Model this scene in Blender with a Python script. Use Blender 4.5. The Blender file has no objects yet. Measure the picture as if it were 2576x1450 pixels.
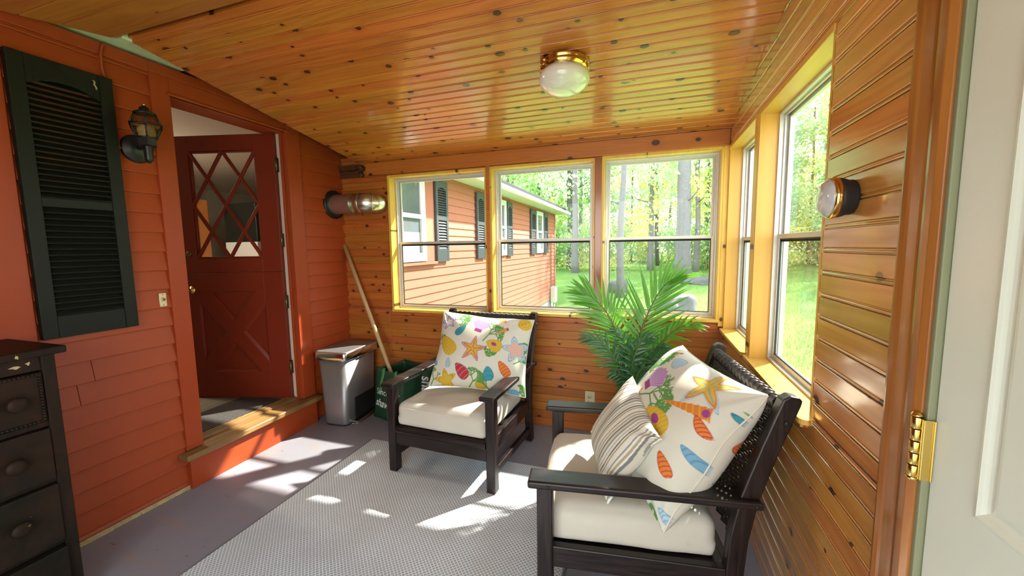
import bpy, bmesh, math, random
import numpy as np
from mathutils import Vector, Matrix, noise
random.seed(7)
rng = np.random.default_rng(5)
SC = bpy.context.scene
COL = SC.collection
PI = math.pi

# ------------------------------------------------------------------ helpers
def tag(o, label=None, cat=None, group=None, kind=None):
    if label: o['label'] = label
    if cat: o['category'] = cat
    if group: o['group'] = group
    if kind: o['kind'] = kind
    return o

def empty(name, loc=(0, 0, 0), rz=0.0, label=None, cat=None, group=None, kind=None, parent=None):
    o = bpy.data.objects.new(name, None)
    COL.objects.link(o)
    o.empty_display_size = 0.05
    o.location = loc
    o.rotation_euler = (0, 0, rz)
    if parent: o.parent = parent
    return tag(o, label, cat, group, kind)

def obj(name, bm, mat, parent=None, smooth=False, bevel=0.0, seg=2, label=None, cat=None, group=None, kind=None):
    me = bpy.data.meshes.new(name)
    bm.normal_update()
    bm.to_mesh(me)
    bm.free()
    if smooth:
        me.polygons.foreach_set('use_smooth', [True] * len(me.polygons))
    mats = mat if isinstance(mat, (list, tuple)) else [mat]
    for m in mats: me.materials.append(m)
    o = bpy.data.objects.new(name, me)
    COL.objects.link(o)
    if parent: o.parent = parent
    if bevel:
        b = o.modifiers.new('bevel', 'BEVEL')
        b.width = bevel; b.segments = seg; b.limit_method = 'ANGLE'; b.angle_limit = math.radians(35)
        b.harden_normals = False
    return tag(o, label, cat, group, kind)

def struct(name, bm, mat, **k):
    return obj(name, bm, mat, kind='structure', **k)

def copy_tree(o, parent=None):
    c = o.copy(); COL.objects.link(c)
    if parent: c.parent = parent
    for ch in list(o.children): copy_tree(ch, c)
    return c

def B(): return bmesh.new()

def hexa(bm, P, mi=0):
    """P: 8 points, bottom ring 0-3 then top ring 4-7 (ccw)."""
    v = [bm.verts.new(p) for p in P]
    for f in ((3, 2, 1, 0), (4, 5, 6, 7), (0, 1, 5, 4), (1, 2, 6, 5), (2, 3, 7, 6), (3, 0, 4, 7)):
        bm.faces.new([v[i] for i in f]).material_index = mi

def box(bm, x0, x1, y0, y1, z0, z1, M=None, mi=0):
    P = [Vector(p) for p in ((x0, y0, z0), (x1, y0, z0), (x1, y1, z0), (x0, y1, z0), (x0, y0, z1), (x1, y0, z1), (x1, y1, z1), (x0, y1, z1))]
    if M is not None: P = [M @ p for p in P]
    hexa(bm, P, mi)

def bxo(*a, M=None):
    bm = B(); box(bm, *a, M=M); return bm

def beam(bm, a, b, w, h, up=(0, 0, 1), mi=0):
    """bar of rectangular section from a to b, w across, h along 'up'."""
    a = Vector(a); b = Vector(b); d = (b - a).normalized()
    s = d.cross(Vector(up)).normalized(); u = s.cross(d)
    P = []
    for q in (a, b):
        P += [q - s * w / 2 - u * h / 2, q + s * w / 2 - u * h / 2, q + s * w / 2 + u * h / 2, q - s * w / 2 + u * h / 2]
    hexa(bm, P, mi)

def frames_along(pts):
    pts = [Vector(p) for p in pts]
    T = []
    for i in range(len(pts)):
        a = pts[max(i - 1, 0)]; b = pts[min(i + 1, len(pts) - 1)]
        T.append((b - a).normalized())
    n = T[0].orthogonal().normalized()
    N = [n]
    for i in range(1, len(pts)):
        n = N[-1] - T[i] * N[-1].dot(T[i])
        if n.length < 1e-6: n = T[i].orthogonal()
        N.append(n.normalized())
    return pts, T, N

def tube(bm, pts, r, seg=10, caps=True, mi=0, closed=False):
    pts, T, N = frames_along(pts)
    rings = []
    for i, p in enumerate(pts):
        rr = r[i] if isinstance(r, (list, tuple)) else r
        b = T[i].cross(N[i])
        rings.append([bm.verts.new(p + (N[i] * math.cos(2 * PI * k / seg) + b * math.sin(2 * PI * k / seg)) * rr) for k in range(seg)])
    n = len(rings)
    for i in range(n if closed else n - 1):
        A = rings[i]; Bq = rings[(i + 1) % n]
        for k in range(seg):
            f = bm.faces.new((A[k], A[(k + 1) % seg], Bq[(k + 1) % seg], Bq[k])); f.material_index = mi; f.smooth = True
    if caps and not closed:
        bm.faces.new(list(reversed(rings[0]))).material_index = mi
        bm.faces.new(rings[-1]).material_index = mi

def lathe(bm, prof, seg=32, M=None, mi=0, smooth=True):
    """prof: (r, z) from bottom to top around local z."""
    M = M or Matrix()
    rings = []
    for r, z in prof:
        if r < 1e-6: rings.append([bm.verts.new(M @ Vector((0, 0, z)))])
        else: rings.append([bm.verts.new(M @ Vector((r * math.cos(2 * PI * k / seg), r * math.sin(2 * PI * k / seg), z))) for k in range(seg)])
    for A, C in zip(rings, rings[1:]):
        if len(A) == 1 and len(C) == 1: continue
        for k in range(seg):
            if len(A) == 1: q = (A[0], C[(k + 1) % seg], C[k])
            elif len(C) == 1: q = (A[k], A[(k + 1) % seg], C[0])
            else: q = (A[k], A[(k + 1) % seg], C[(k + 1) % seg], C[k])
            f = bm.faces.new(q); f.material_index = mi; f.smooth = smooth
    for R, rev in ((rings[0], True), (rings[-1], False)):
        if len(R) > 1: bm.faces.new(list(reversed(R)) if rev else R).material_index = mi

def prism(bm, poly, fa, fb, mi=0):
    """extrude polygon; fa/fb map a 2d point to its two end positions."""
    A = [bm.verts.new(fa(p)) for p in poly]; C = [bm.verts.new(fb(p)) for p in poly]
    n = len(poly)
    for i in range(n):
        bm.faces.new((A[i], A[(i + 1) % n], C[(i + 1) % n], C[i])).material_index = mi
    bm.faces.new(list(reversed(A))).material_index = mi
    bm.faces.new(C).material_index = mi

def fixn(bm):
    bmesh.ops.recalc_face_normals(bm, faces=bm.faces[:]); return bm

def rot_to(d):
    return Vector((0, 0, 1)).rotation_difference(Vector(d).normalized()).to_matrix().to_4x4()

# ------------------------------------------------------------------ materials
class NT:
    def __init__(s, name):
        s.m = bpy.data.materials.new(name); s.m.use_nodes = True
        s.t = s.m.node_tree; s.t.nodes.clear()
        s.out = s.t.nodes.new('ShaderNodeOutputMaterial')
    def n(s, typ, **k):
        nd = s.t.nodes.new(typ)
        for a, v in k.items(): setattr(nd, a, v)
        return nd
    def l(s, a, b): s.t.links.new(a, b)
    def set(s, sock, v):
        if isinstance(v, bpy.types.NodeSocket): s.l(v, sock)
        else: sock.default_value = v
    def math(s, op, a, b=None, c=None, clamp=False):
        nd = s.n('ShaderNodeMath', operation=op, use_clamp=clamp)
        s.set(nd.inputs[0], a)
        if b is not None: s.set(nd.inputs[1], b)
        if c is not None: s.set(nd.inputs[2], c)
        return nd.outputs[0]
    def comb(s, x, y, z):
        nd = s.n('ShaderNodeCombineXYZ')
        for i, v in enumerate((x, y, z)): s.set(nd.inputs[i], v)
        return nd.outputs[0]
    def sep(s, v):
        nd = s.n('ShaderNodeSeparateXYZ'); s.l(v, nd.inputs[0]); return nd.outputs
    def obj(s):
        return s.n('ShaderNodeTexCoord').outputs['Object']
    def noise(s, vec, scale=5, detail=3, rough=.5, dist=0):
        nd = s.n('ShaderNodeTexNoise'); s.l(vec, nd.inputs['Vector'])
        nd.inputs['Scale'].default_value = scale; nd.inputs['Detail'].default_value = detail
        nd.inputs['Roughness'].default_value = rough; nd.inputs['Distortion'].default_value = dist
        return nd.outputs['Fac']
    def mix(s, f, a, b):
        nd = s.n('ShaderNodeMix', data_type='RGBA')
        s.set(nd.inputs[0], f)
        for sock, v in ((nd.inputs[6], a), (nd.inputs[7], b)):
            s.set(sock, v if isinstance(v, bpy.types.NodeSocket) else (*v, 1))
        return nd.outputs[2]
    def ramp(s, f, a, b, lo=0., hi=1.):
        nd = s.n('ShaderNodeMapRange', interpolation_type='SMOOTHSTEP')
        s.set(nd.inputs[0], f); nd.inputs[1].default_value = a; nd.inputs[2].default_value = b
        nd.inputs[3].default_value = lo; nd.inputs[4].default_value = hi
        return nd.outputs[0]
    def bsdf(s, color=(.5, .5, .5), rough=.5, metal=0., spec=.5, coat=0., bump=None, bstr=.2, bdist=.002, **k):
        p = s.n('ShaderNodeBsdfPrincipled')
        s.set(p.inputs['Base Color'], color if isinstance(color, bpy.types.NodeSocket) else (*color, 1))
        s.set(p.inputs['Roughness'], rough); s.set(p.inputs['Metallic'], metal)
        p.inputs['Specular IOR Level'].default_value = spec
        p.inputs['Coat Weight'].default_value = coat
        p.inputs['Coat Roughness'].default_value = .12
        if bump is not None:
            b = s.n('ShaderNodeBump'); b.inputs['Strength'].default_value = bstr; b.inputs['Distance'].default_value = bdist
            s.l(bump, b.inputs['Height']); s.l(b.outputs[0], p.inputs['Normal'])
        s.p = p
        s.l(p.outputs[0], s.out.inputs[0])
        return s.m

def plain(name, color, rough=.5, metal=0., vary=.0, scale=6., spec=.5, bump=0., coat=0.):
    t = NT(name)
    if vary or bump:
        f = t.noise(t.obj(), scale, 4, .6)
        c = t.mix(f, [max(0, x * (1 - vary)) for x in color], [min(1, x * (1 + vary)) for x in color])
        return t.bsdf(c, rough, metal, spec, coat, bump=f if bump else None, bstr=bump)
    return t.bsdf(color, rough, metal, spec, coat)

def wood(name, u, v, pitch, voff, base, dark, vary=.22, knots=.35, ksize=.011, kgap=.33, rough=.3, grain=1., coat=0., kcol=(.035, .012, .005), bump=.06, spec=.5, stain=None):
    t = NT(name)
    c = t.sep(t.obj())
    U = c['XYZ'.index(u)]; V = c['XYZ'.index(v)]
    vb = t.math('DIVIDE', t.math('ADD', V, voff), pitch)
    idn = t.math('FLOOR', vb)
    wn = t.n('ShaderNodeTexWhiteNoise', noise_dimensions='1D'); t.l(idn, wn.inputs['W'])
    r = wn.outputs['Value']
    r37 = t.math('MULTIPLY', r, 37.)
    # knots
    kv = t.comb(t.math('ADD', t.math('DIVIDE', U, kgap), r37), vb, 0.)
    vo = t.n('ShaderNodeTexVoronoi', voronoi_dimensions='2D', feature='F1'); vo.inputs['Scale'].default_value = 1.
    t.l(kv, vo.inputs['Vector'])
    d = t.n('ShaderNodeVectorMath', operation='SUBTRACT'); t.l(kv, d.inputs[0]); t.l(vo.outputs['Position'], d.inputs[1])
    ds = t.sep(d.outputs[0])
    du = t.math('MULTIPLY', ds[0], kgap * .7); dv = t.math('MULTIPLY', ds[1], pitch)
    dist = t.math('SQRT', t.math('ADD', t.math('MULTIPLY', du, du), t.math('MULTIPLY', dv, dv)))
    rc = t.n('ShaderNodeSeparateColor'); t.l(vo.outputs['Color'], rc.inputs[0])
    size = t.math('MULTIPLY_ADD', rc.outputs[0], ksize * .8, ksize * .35)
    size = t.math('MULTIPLY', size, t.math('LESS_THAN', rc.outputs[1], knots))
    dn = t.math('DIVIDE', dist, t.math('MAXIMUM', size, 1e-5))
    km = t.ramp(dn, .75, 1.15, 1., 0.)
    halo = t.ramp(dn, .9, 3.2, 1., 0.)
    # grain, bent round the knots
    Vg = t.math('MULTIPLY_ADD', halo, .012, V)
    g1 = t.noise(t.comb(t.math('MULTIPLY_ADD', U, 1.6, r37), t.math('MULTIPLY', Vg, 90.), r37), 1., 4, .6)
    low = t.noise(t.comb(t.math('MULTIPLY_ADD', U, .8, r37), t.math('MULTIPLY', Vg, 10.), r37), 1., 1, .5)
    g2 = t.math('MULTIPLY_ADD', t.math('SINE', t.math('MULTIPLY', low, 60.)), .5, .5)
    g = t.math('ADD', t.math('MULTIPLY', g1, .62 * grain), t.math('MULTIPLY', g2, .3 * grain), clamp=True)
    col = t.mix(g, base, dark)
    col = t.mix(t.math('MULTIPLY', halo, .45), col, dark)
    hs = t.n('ShaderNodeHueSaturation'); t.l(col, hs.inputs['Color'])
    t.l(t.math('MULTIPLY_ADD', r, 2 * vary, 1 - vary), hs.inputs['Value'])
    r2 = t.n('ShaderNodeTexWhiteNoise', noise_dimensions='1D'); t.l(t.math('ADD', idn, 91.3), r2.inputs['W'])
    t.l(t.math('MULTIPLY_ADD', r2.outputs['Value'], .02, .49), hs.inputs['Hue'])
    col = t.mix(t.math('MULTIPLY', km, .92), hs.outputs[0], kcol)
    if stain:
        s = t.noise(t.obj(), stain[0], 4, .65)
        col = t.mix(t.ramp(s, stain[1], stain[1] + .15), col, stain[2])
    return t.bsdf(col, rough, 0, spec, coat, bump=g1, bstr=bump)

def glass_pane(name, tint=(1, 1, 1), gl=1.0, haze=0.0, hcol=(.6, .65, .6)):
    t = NT(name)
    tr = t.n('ShaderNodeBsdfTransparent'); tr.inputs[0].default_value = (*tint, 1)
    g = t.n('ShaderNodeBsdfGlossy'); g.inputs['Roughness'].default_value = .02
    fr = t.n('ShaderNodeFresnel'); fr.inputs['IOR'].default_value = 1.45
    m = t.n('ShaderNodeMixShader'); t.l(t.math('MULTIPLY', fr.outputs[0], gl, clamp=True), m.inputs[0])
    t.l(tr.outputs[0], m.inputs[1]); t.l(g.outputs[0], m.inputs[2])
    last = m.outputs[0]
    if haze:
        df = t.n('ShaderNodeBsdfDiffuse'); df.inputs[0].default_value = (*hcol, 1)
        m2 = t.n('ShaderNodeMixShader')
        f = t.noise(t.obj(), 90., 2, .5)
        t.l(t.math('MULTIPLY', t.ramp(f, .3, .7), haze * 1.6), m2.inputs[0])
        t.l(last, m2.inputs[1]); t.l(df.outputs[0], m2.inputs[2]); last = m2.outputs[0]
    t.l(last, t.out.inputs[0])
    return t.m

def siding(name, c1, c2, rough=.45):
    t = NT(name)
    o = t.obj(); s = t.sep(o)
    f = t.noise(o, 3.5, 4, .6)
    st = t.noise(t.comb(t.math('MULTIPLY', s[0], 3.), t.math('MULTIPLY', s[1], 4.), t.math('MULTIPLY', s[2], 140.)), 1., 3, .6)
    fine = t.noise(o, 60., 3, .7)
    c = t.mix(t.math('ADD', t.math('MULTIPLY', f, .6), t.math('MULTIPLY', st, .4)), c1, c2)
    c = t.mix(t.ramp(fine, .66, .74, 0, .5), c, [x * .45 for x in c1])
    return t.bsdf(c, rough, spec=.3, bump=st, bstr=.12)

M = {}
M['ceil'] = wood('ceiling_pine', 'X', 'Y', .0605, 0, (.67, .235, .042), (.43, .120, .017), vary=.13, knots=.5, ksize=.0155, kgap=.30, rough=.26, coat=.6)
M['ceil2'] = wood('eave_panel_pine', 'X', 'Y', .1, .02, (.52, .20, .04), (.34, .10, .016), vary=.18, knots=.3, ksize=.012, kgap=.45, rough=.4)
M['back'] = wood('back_wall_pine', 'X', 'Z', .0625, 0, (.54, .185, .033), (.33, .092, .014), vary=.13, knots=.42, ksize=.013, kgap=.26, rough=.38, spec=.35)
M['right'] = wood('right_wall_pine', 'Y', 'Z', .0645, .0065, (.70, .325, .076), (.46, .17, .030), vary=.13, knots=.34, ksize=.013, kgap=.42, rough=.24, coat=1.0)
M['jamb'] = wood('jamb_pine', 'Z', 'X', .075, 0, (.80, .52, .085), (.62, .34, .042), vary=.03, knots=.42, ksize=.011, kgap=.25, rough=.35, grain=.7)
M['jambx'] = wood('jamb_pine_level', 'X', 'Y', .3, 0, (.70, .40, .10), (.55, .28, .05), vary=.06, knots=.3, ksize=.007, kgap=.35, rough=.35, grain=.7)
M['jamby'] = wood('sill_pine', 'Y', 'X', .4, 0, (.78, .47, .085), (.63, .33, .050), vary=.05, knots=.35, ksize=.006, kgap=.3, rough=.33, grain=.7)
M['header'] = wood('header_pine', 'X', 'Z', .11, -1.985, (.54, .205, .036), (.38, .122, .018), vary=.05, knots=.6, ksize=.022, kgap=.42, rough=.38)
M['casing'] = wood('door_casing_pine', 'Z', 'Y', .3, 0, (.44, .155, .032), (.22, .062, .012), vary=.04, knots=.15, ksize=.006, kgap=.4, rough=.25, coat=.5, grain=1.2)
M['oak'] = wood('oak_threshold', 'Y', 'X', .12, 2.6, (.36, .215, .065), (.12, .060, .018), vary=.06, knots=0, rough=.45, grain=1.1, stain=(9., .62, (.10, .05, .02)))
M['log'] = wood('rough_dark_wood', 'X', 'Z', .05, 0, (.16, .05, .014), (.03, .012, .006), vary=.3, knots=.4, ksize=.01, rough=.6)
M['red'] = siding('red_painted_clapboard', (.38, .068, .0145), (.31, .049, .011))
M['redtrim'] = siding('red_painted_trim', (.37, .060, .0135), (.30, .043, .010), .42)
M['doorred'] = siding('dark_red_door_paint', (.20, .024, .008), (.155, .017, .006), .38)
M['wingred'] = siding('exposure_toned_red_clapboard', (.34, .118, .078), (.29, .095, .060), .7)  # house red again, colour shifted for the brighter light outdoors
M['shutter'] = siding('black_green_shutter_paint', (.008, .010, .007), (.012, .0145, .0105), .45); M['shutter'].node_tree.nodes['Principled BSDF'].inputs['Specular IOR Level'].default_value = .2
M['blackmetal'] = plain('black_metal', (.008, .010, .009), .4, 0., spec=.5)
M['alu'] = plain('mill_aluminium', (.62, .61, .56), .42, .35, .12, 30)
M['gasket'] = plain('black_gasket', (.02, .022, .022), .5)
M['glass'] = glass_pane('window_glass', (1, 1, 1), .3)
M['screen'] = glass_pane('insect_screen_glass', (.84, .85, .84), .25, .02)
M['lanternglass'] = glass_pane('smoky_lantern_glass', (.66, .54, .36), 1.4, .16, (.30, .17, .07))
M['brass'] = plain('polished_brass', (.80, .55, .16), .14, 1.)
M['oldbrass'] = plain('tarnished_brass', (.20, .14, .06), .38, .9, .3, 40)
M['bulb'] = plain('frosted_bulb', (.85, .86, .78), .3)
M['opal'] = plain('opal_glass', (.80, .80, .70), .06, 0., coat=.5)
M['white'] = plain('white_paint', (.72, .72, .68), .35)
M['whitedoor'] = plain('white_steel_door_paint', (.84, .90, .76), .28, 0, .02, 3)
M['cream'] = plain('cream_plaster', (.70, .60, .48), .8)
M['mintwhite'] = plain('pale_green_soffit_paint', (.60, .74, .46), .6, 0, .1, 5)
M['weatherstrip'] = plain('grey_green_weatherstrip', (.24, .25, .14), .6)
M['ivory'] = plain('ivory_plastic', (.66, .60, .38), .35)
M['dark'] = plain('dark_slot', (.012, .011, .010), .6)
M['rubber'] = plain('black_rubber', (.012, .012, .012), .6)
def steel():
    t = NT('brushed_steel'); s = t.sep(t.obj())
    f = t.noise(t.comb(t.math('MULTIPLY', s[0], 260.), t.math('MULTIPLY', s[1], 260.), t.math('MULTIPLY', s[2], 3.)), 1., 2)
    return t.bsdf(t.mix(f, (.27, .265, .26), (.36, .355, .35)), .45, .75, bump=f, bstr=.03)
M['steel'] = steel()
M['chrome'] = plain('chrome', (.78, .76, .74), .12, 1.)
M['duct'] = plain('galvanized_duct', (.62, .60, .50), .25, .95, .12, 18)
M['ductpaint'] = plain('brown_painted_duct', (.30, .16, .12), .35, .3, .1, 20)
def floorm():
    t = NT('grey_painted_floor'); o = t.obj(); s = t.sep(o)
    a = t.noise(o, 1.6, 5, .6); b = t.noise(o, 9, 5, .7)
    c = t.mix(a, (.215, .212, .240), (.31, .305, .335))
    c = t.mix(t.ramp(t.noise(t.comb(t.math('MULTIPLY', s[0], 3.), t.math('MULTIPLY', s[1], 14.), 0.), 1., 6, .7), .54, .70, 0, .7), c, (.33, .23, .155))
    sc = t.noise(t.comb(t.math('MULTIPLY', s[0], 12.), t.math('MULTIPLY', s[1], 50.), 0.), 1., 3)
    c = t.mix(t.ramp(sc, .68, .72, 0, .6), c, (.10, .095, .10))
    return t.bsdf(c, .42, bump=b, bstr=.1)
M['floor'] = floorm()
def rugm():
    t = NT('woven_diamond_rug'); s = t.sep(t.obj())
    p = .0192
    wob = t.math('MULTIPLY', t.noise(t.obj(), 35, 2), .003)
    x = t.math('ADD', s[0], wob); y = t.math('ADD', s[1], wob)
    a = t.math('PINGPONG', t.math('DIVIDE', t.math('ADD', x, y), p), .5)
    b = t.math('PINGPONG', t.math('DIVIDE', t.math('SUBTRACT', x, y), p), .5)
    ln = t.math('MINIMUM', a, b)
    k = t.ramp(ln, .08, .19, 1., 0.)
    w = t.noise(t.comb(t.math('MULTIPLY', s[0], 180.), t.math('MULTIPLY', s[1], 420.), 0.), 1., 2)
    big = t.noise(t.obj(), 5, 4)
    cell = t.mix(w, (.20, .225, .235), (.60, .645, .655))
    col = t.mix(k, cell, (.86, .92, .93))
    col = t.mix(t.ramp(big, .3, .7, 0, .25), col, (.45, .45, .42))
    return t.bsdf(col, .9, spec=.2, bump=t.math('ADD', k, t.math('MULTIPLY', w, .4)), bstr=.5, bdist=.002)
M['rug'] = rugm()
M['rugedge'] = plain('grey_rug_binding', (.16, .165, .17), .9, 0, .2, 60)
def matm():
    t = NT('charcoal_ribbed_mat'); s = t.sep(t.obj())
    w = t.math('MULTIPLY_ADD', t.math('SINE', t.math('MULTIPLY', t.math('ADD', s[0], t.math('MULTIPLY', s[1], .3)), 420.)), .5, .5)
    n = t.noise(t.obj(), 80, 3)
    return t.bsdf(t.mix(t.math('MULTIPLY', w, n), (.030, .027, .024), (.12, .11, .10)), .95, spec=.1, bump=w, bstr=.6)
M['mat'] = matm()
M['housefloor'] = wood('house_plank_floor', 'Y', 'X', .09, 0, (.20, .17, .12), (.11, .095, .07), vary=.2, knots=0, rough=.5)
def chairwood(ax):
    t = NT('dark_brown_chair_wood_' + ax.lower()); s = t.sep(t.obj())
    sc = [75., 75., 75.]; sc['XYZ'.index(ax)] = 5.
    f = t.noise(t.comb(*[t.math('MULTIPLY', s[i], sc[i]) for i in range(3)]), 1., 4, .7)
    c = t.mix(t.ramp(f, .3, .7), (.006, .0032, .0027), (.022, .012, .010))
    return t.bsdf(c, t.math('MULTIPLY_ADD', f, .28, .24), spec=.42, bump=f, bstr=.35, bdist=.002)
for a in 'XYZ': M['chair' + a] = chairwood(a)
M['wicker'] = plain('dark_wicker', (.030, .022, .020), .38, 0, .35, 90)
def canvas(name, c1, c2, stain):
    t = NT(name); o = t.obj()
    a = t.noise(o, 3.2, 4, .6); w = t.noise(o, 500, 1)
    c = t.mix(a, c1, c2)
    c = t.mix(t.ramp(t.noise(o, 7, 4, .7), .62, .8, 0, .5), c, stain)
    return t.bsdf(c, .9, spec=.2, bump=t.math('ADD', t.math('MULTIPLY', a, 6.), w), bstr=.15)
M['canvas'] = canvas('off_white_seat_canvas', (.53, .485, .38), (.62, .58, .49), (.42, .34, .19))
M['piping'] = plain('cream_piping', (.66, .62, .50), .85)
def printm(name):
    t = NT(name)
    a = t.n('ShaderNodeAttribute'); a.attribute_name = 'print'
    w = t.noise(t.obj(), 420, 1); f = t.noise(t.obj(), 11, 4)
    c = t.mix(t.ramp(f, .62, .8, 0, .12), a.outputs['Color'], (.45, .36, .2))
    return t.bsdf(c, .85, spec=.25, bump=w, bstr=.12)
M['print'] = printm('printed_cotton')
def dresserm():
    t = NT('worn_dark_painted_wood'); o = t.obj(); s = t.sep(o)
    n = t.noise(o, 5.5, 5, .7)
    g = t.noise(t.comb(t.math('MULTIPLY', s[0], 40.), t.math('MULTIPLY', s[1], 5.), t.math('MULTIPLY', s[2], 60.)), 1., 4)
    c = t.mix(t.ramp(n, .35, .65), (.010, .009, .006), (.026, .013, .008))
    c = t.mix(t.ramp(t.noise(o, 3.1, 5, .65), .56, .7, 0, .8), c, (.075, .018, .009))
    c = t.mix(t.ramp(t.noise(o, 8., 6, .75), .67, .70, 0, .85), c, (.28, .15, .05))
    return t.bsdf(c, .5, spec=.12, bump=g, bstr=.25)
M['dresser'] = dresserm()
M['chip'] = plain('chipped_pale_wood', (.44, .34, .16), .7, 0, .5, 45)
M['bag'] = plain('green_shopping_bag_fabric', (.006, .050, .018), .5, 0, .35, 14, bump=.3)
M['strap'] = plain('light_green_strap', (.05, .22, .06), .6)
M['print_white'] = plain('white_lettering', (.75, .76, .72), .6)
M['cardboard'] = plain('pale_wooden_pole', (.50, .36, .17), .55, 0, .15, 25)
def leafm(name, c1, c2, tr=.35, rough=.35):
    t = NT(name); f = t.noise(t.obj(), 8, 2)
    p = t.n('ShaderNodeBsdfPrincipled'); c = t.mix(f, c1, c2); t.l(c, p.inputs['Base Color']); p.inputs['Roughness'].default_value = rough
    d = t.n('ShaderNodeBsdfTranslucent'); t.l(t.mix(f, [min(1, x * 1.5) for x in c1], [min(1, x * 1.6) for x in c2]), d.inputs[0])
    m = t.n('ShaderNodeMixShader'); m.inputs[0].default_value = tr
    t.l(p.outputs[0], m.inputs[1]); t.l(d.outputs[0], m.inputs[2]); t.l(m.outputs[0], t.out.inputs[0])
    return t.m
M['palm'] = leafm('palm_leaf', (.060, .235, .018), (.14, .39, .030), .32, .3)
M['palmdark'] = leafm('dark_palm_leaf', (.03, .105, .035), (.05, .16, .05), .25, .25)
M['palmstem'] = plain('palm_stem', (.09, .16, .03), .5)
M['leaf'] = [leafm('maple_leaf', (0.210, 0.375, 0.116), (0.336, 0.483, 0.176), .45, .7), leafm('yellow_spring_leaf', (0.439, 0.466, 0.144), (0.608, 0.573, 0.209), .45, .7), leafm('oak_leaf', (0.177, 0.305, 0.136), (0.272, 0.394, 0.188), .45, .7), leafm('pale_leaf', (0.315, 0.447, 0.251), (0.439, 0.553, 0.325), .45, .7)]
M['bark'] = plain('grey_bark', (0.160, 0.150, 0.150), .9, 0, .3, 14, bump=.6)
M['bark2'] = plain('dark_bark', (0.099, 0.092, 0.088), .9, 0, .4, 14, bump=.6)
def grassm():
    t = NT('lawn'); o = t.obj()
    a = t.noise(o, .35, 4, .6); b = t.noise(o, 14, 4, .7)
    c = t.mix(b, (0.099, 0.209, 0.044), (0.187, 0.308, 0.075))
    c = t.mix(t.ramp(a, .5, .75, 0, .5), c, (0.220, 0.260, 0.090))
    return t.bsdf(c, .9, spec=.1, bump=b, bstr=.5)
M['lawn'] = grassm()
M['grass'] = leafm('grass_blade', (0.110, 0.220, 0.040), (0.198, 0.308, 0.066), .4, .7)
M['bouncegravel'] = plain('pale_bounce_gravel', (.36, .34, .31), .9, 0, .25, 40, bump=.4)  # pale tone for the added bounce slab behind the camera
M['rock'] = plain('granite', (0.123, 0.123, 0.123), .85, 0, .35, 7, bump=.6)
M['concrete'] = plain('concrete_foundation', (0.325, 0.325, 0.312), .85, 0, .15, 8, bump=.3)
M['shingle'] = plain('dark_shingle', (.012, .013, .016), .9, 0, .4, 40, bump=.5)
M['extwhite'] = plain('exposure_toned_white_trim', (0.455, 0.455, 0.455), .5)  # white trim, greyed in its colour to offset the bright outdoor light
M['extblack'] = plain('exterior_black_shutter_paint', (.040, .045, .055), .45, 0, .3, 60)
M['wingpane'] = plain('house_window_glass', (0.077, 0.088, 0.099), .04, 0, .3, 4)
M['curtain'] = plain('pale_curtain', (0.210, 0.204, 0.216), .8)
M['olive'] = plain('grey_olive_wall', (.24, .21, .15), .8)
M['orangewood'] = wood('honey_cabinet_wood', 'Z', 'Y', .2, 0, (.62, .25, .045), (.45, .15, .025), vary=.05, knots=.2, rough=.4)
M['soil'] = plain('potting_soil', (.03, .02, .012), .95, 0, .4, 60, bump=.6)
M['terracotta'] = plain('dark_planter', (.10, .06, .04), .55)
M['lens'] = plain('milky_clear_lens', (.50, .50, .50), .07, 0, .12, 60, coat=.6)
SUN_E, SKY_E, HOUSE_E, EXPOSURE = 19.0, 4.5, 75, 0.6
# ------------------------------------------------------------------ camera
Rr = Vector((0.94815469, 0.31750386, -0.01392746)); Rd = Vector((0.01929962, -0.10126578, -0.99467219)); Rf = Vector((-0.31722263, 0.94283431, -0.10214333))
cam_d = bpy.data.cameras.new('camera'); cam = bpy.data.objects.new('camera', cam_d); COL.objects.link(cam)
cam_d.sensor_fit = 'HORIZONTAL'; cam_d.sensor_width = 36.0; cam_d.lens = 1000.17 / 2576 * 36
cam_d.clip_start = .02; cam_d.clip_end = 400
CAMP = Vector((0, 0, 1.375))
m4 = Matrix.Identity(4)
for i in range(3):
    m4[i][0] = Rr[i]; m4[i][1] = -Rd[i]; m4[i][2] = -Rf[i]; m4[i][3] = CAMP[i]
cam.matrix_world = m4
SC.camera = cam

# ------------------------------------------------------------------ room shell
XL, XR, YB, YF = -2.516, .485, 2.869, -1.0
YR = -1.0
def zc(y): return 2.092 + .171 * (YB - y)

def rowprof(pitch, kind):
    g = .0085 if pitch < .063 else .0055
    if kind == 'bead':
        return [(0, -g), (.0022, -g), (.0030, -.0015), (.0045, -.0003), (.0060, 0), (.0075, -.0003), (.0090, -.0015), (.0100, -g * .8), (.0122, -g * .8), (.0140, -.001), (.0155, 0), (pitch - .0012, 0), (pitch, -.002)]
    if kind == 'vee':
        return [(0, -.006), (.0010, -.006), (.0022, -.0008), (.004, 0), (pitch - .002, 0), (pitch - .0005, -.001), (pitch, -.006)]
    return [(0, -.005), (.002, -.001), (.004, 0), (pitch - .003, 0), (pitch, -.004)]

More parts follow.
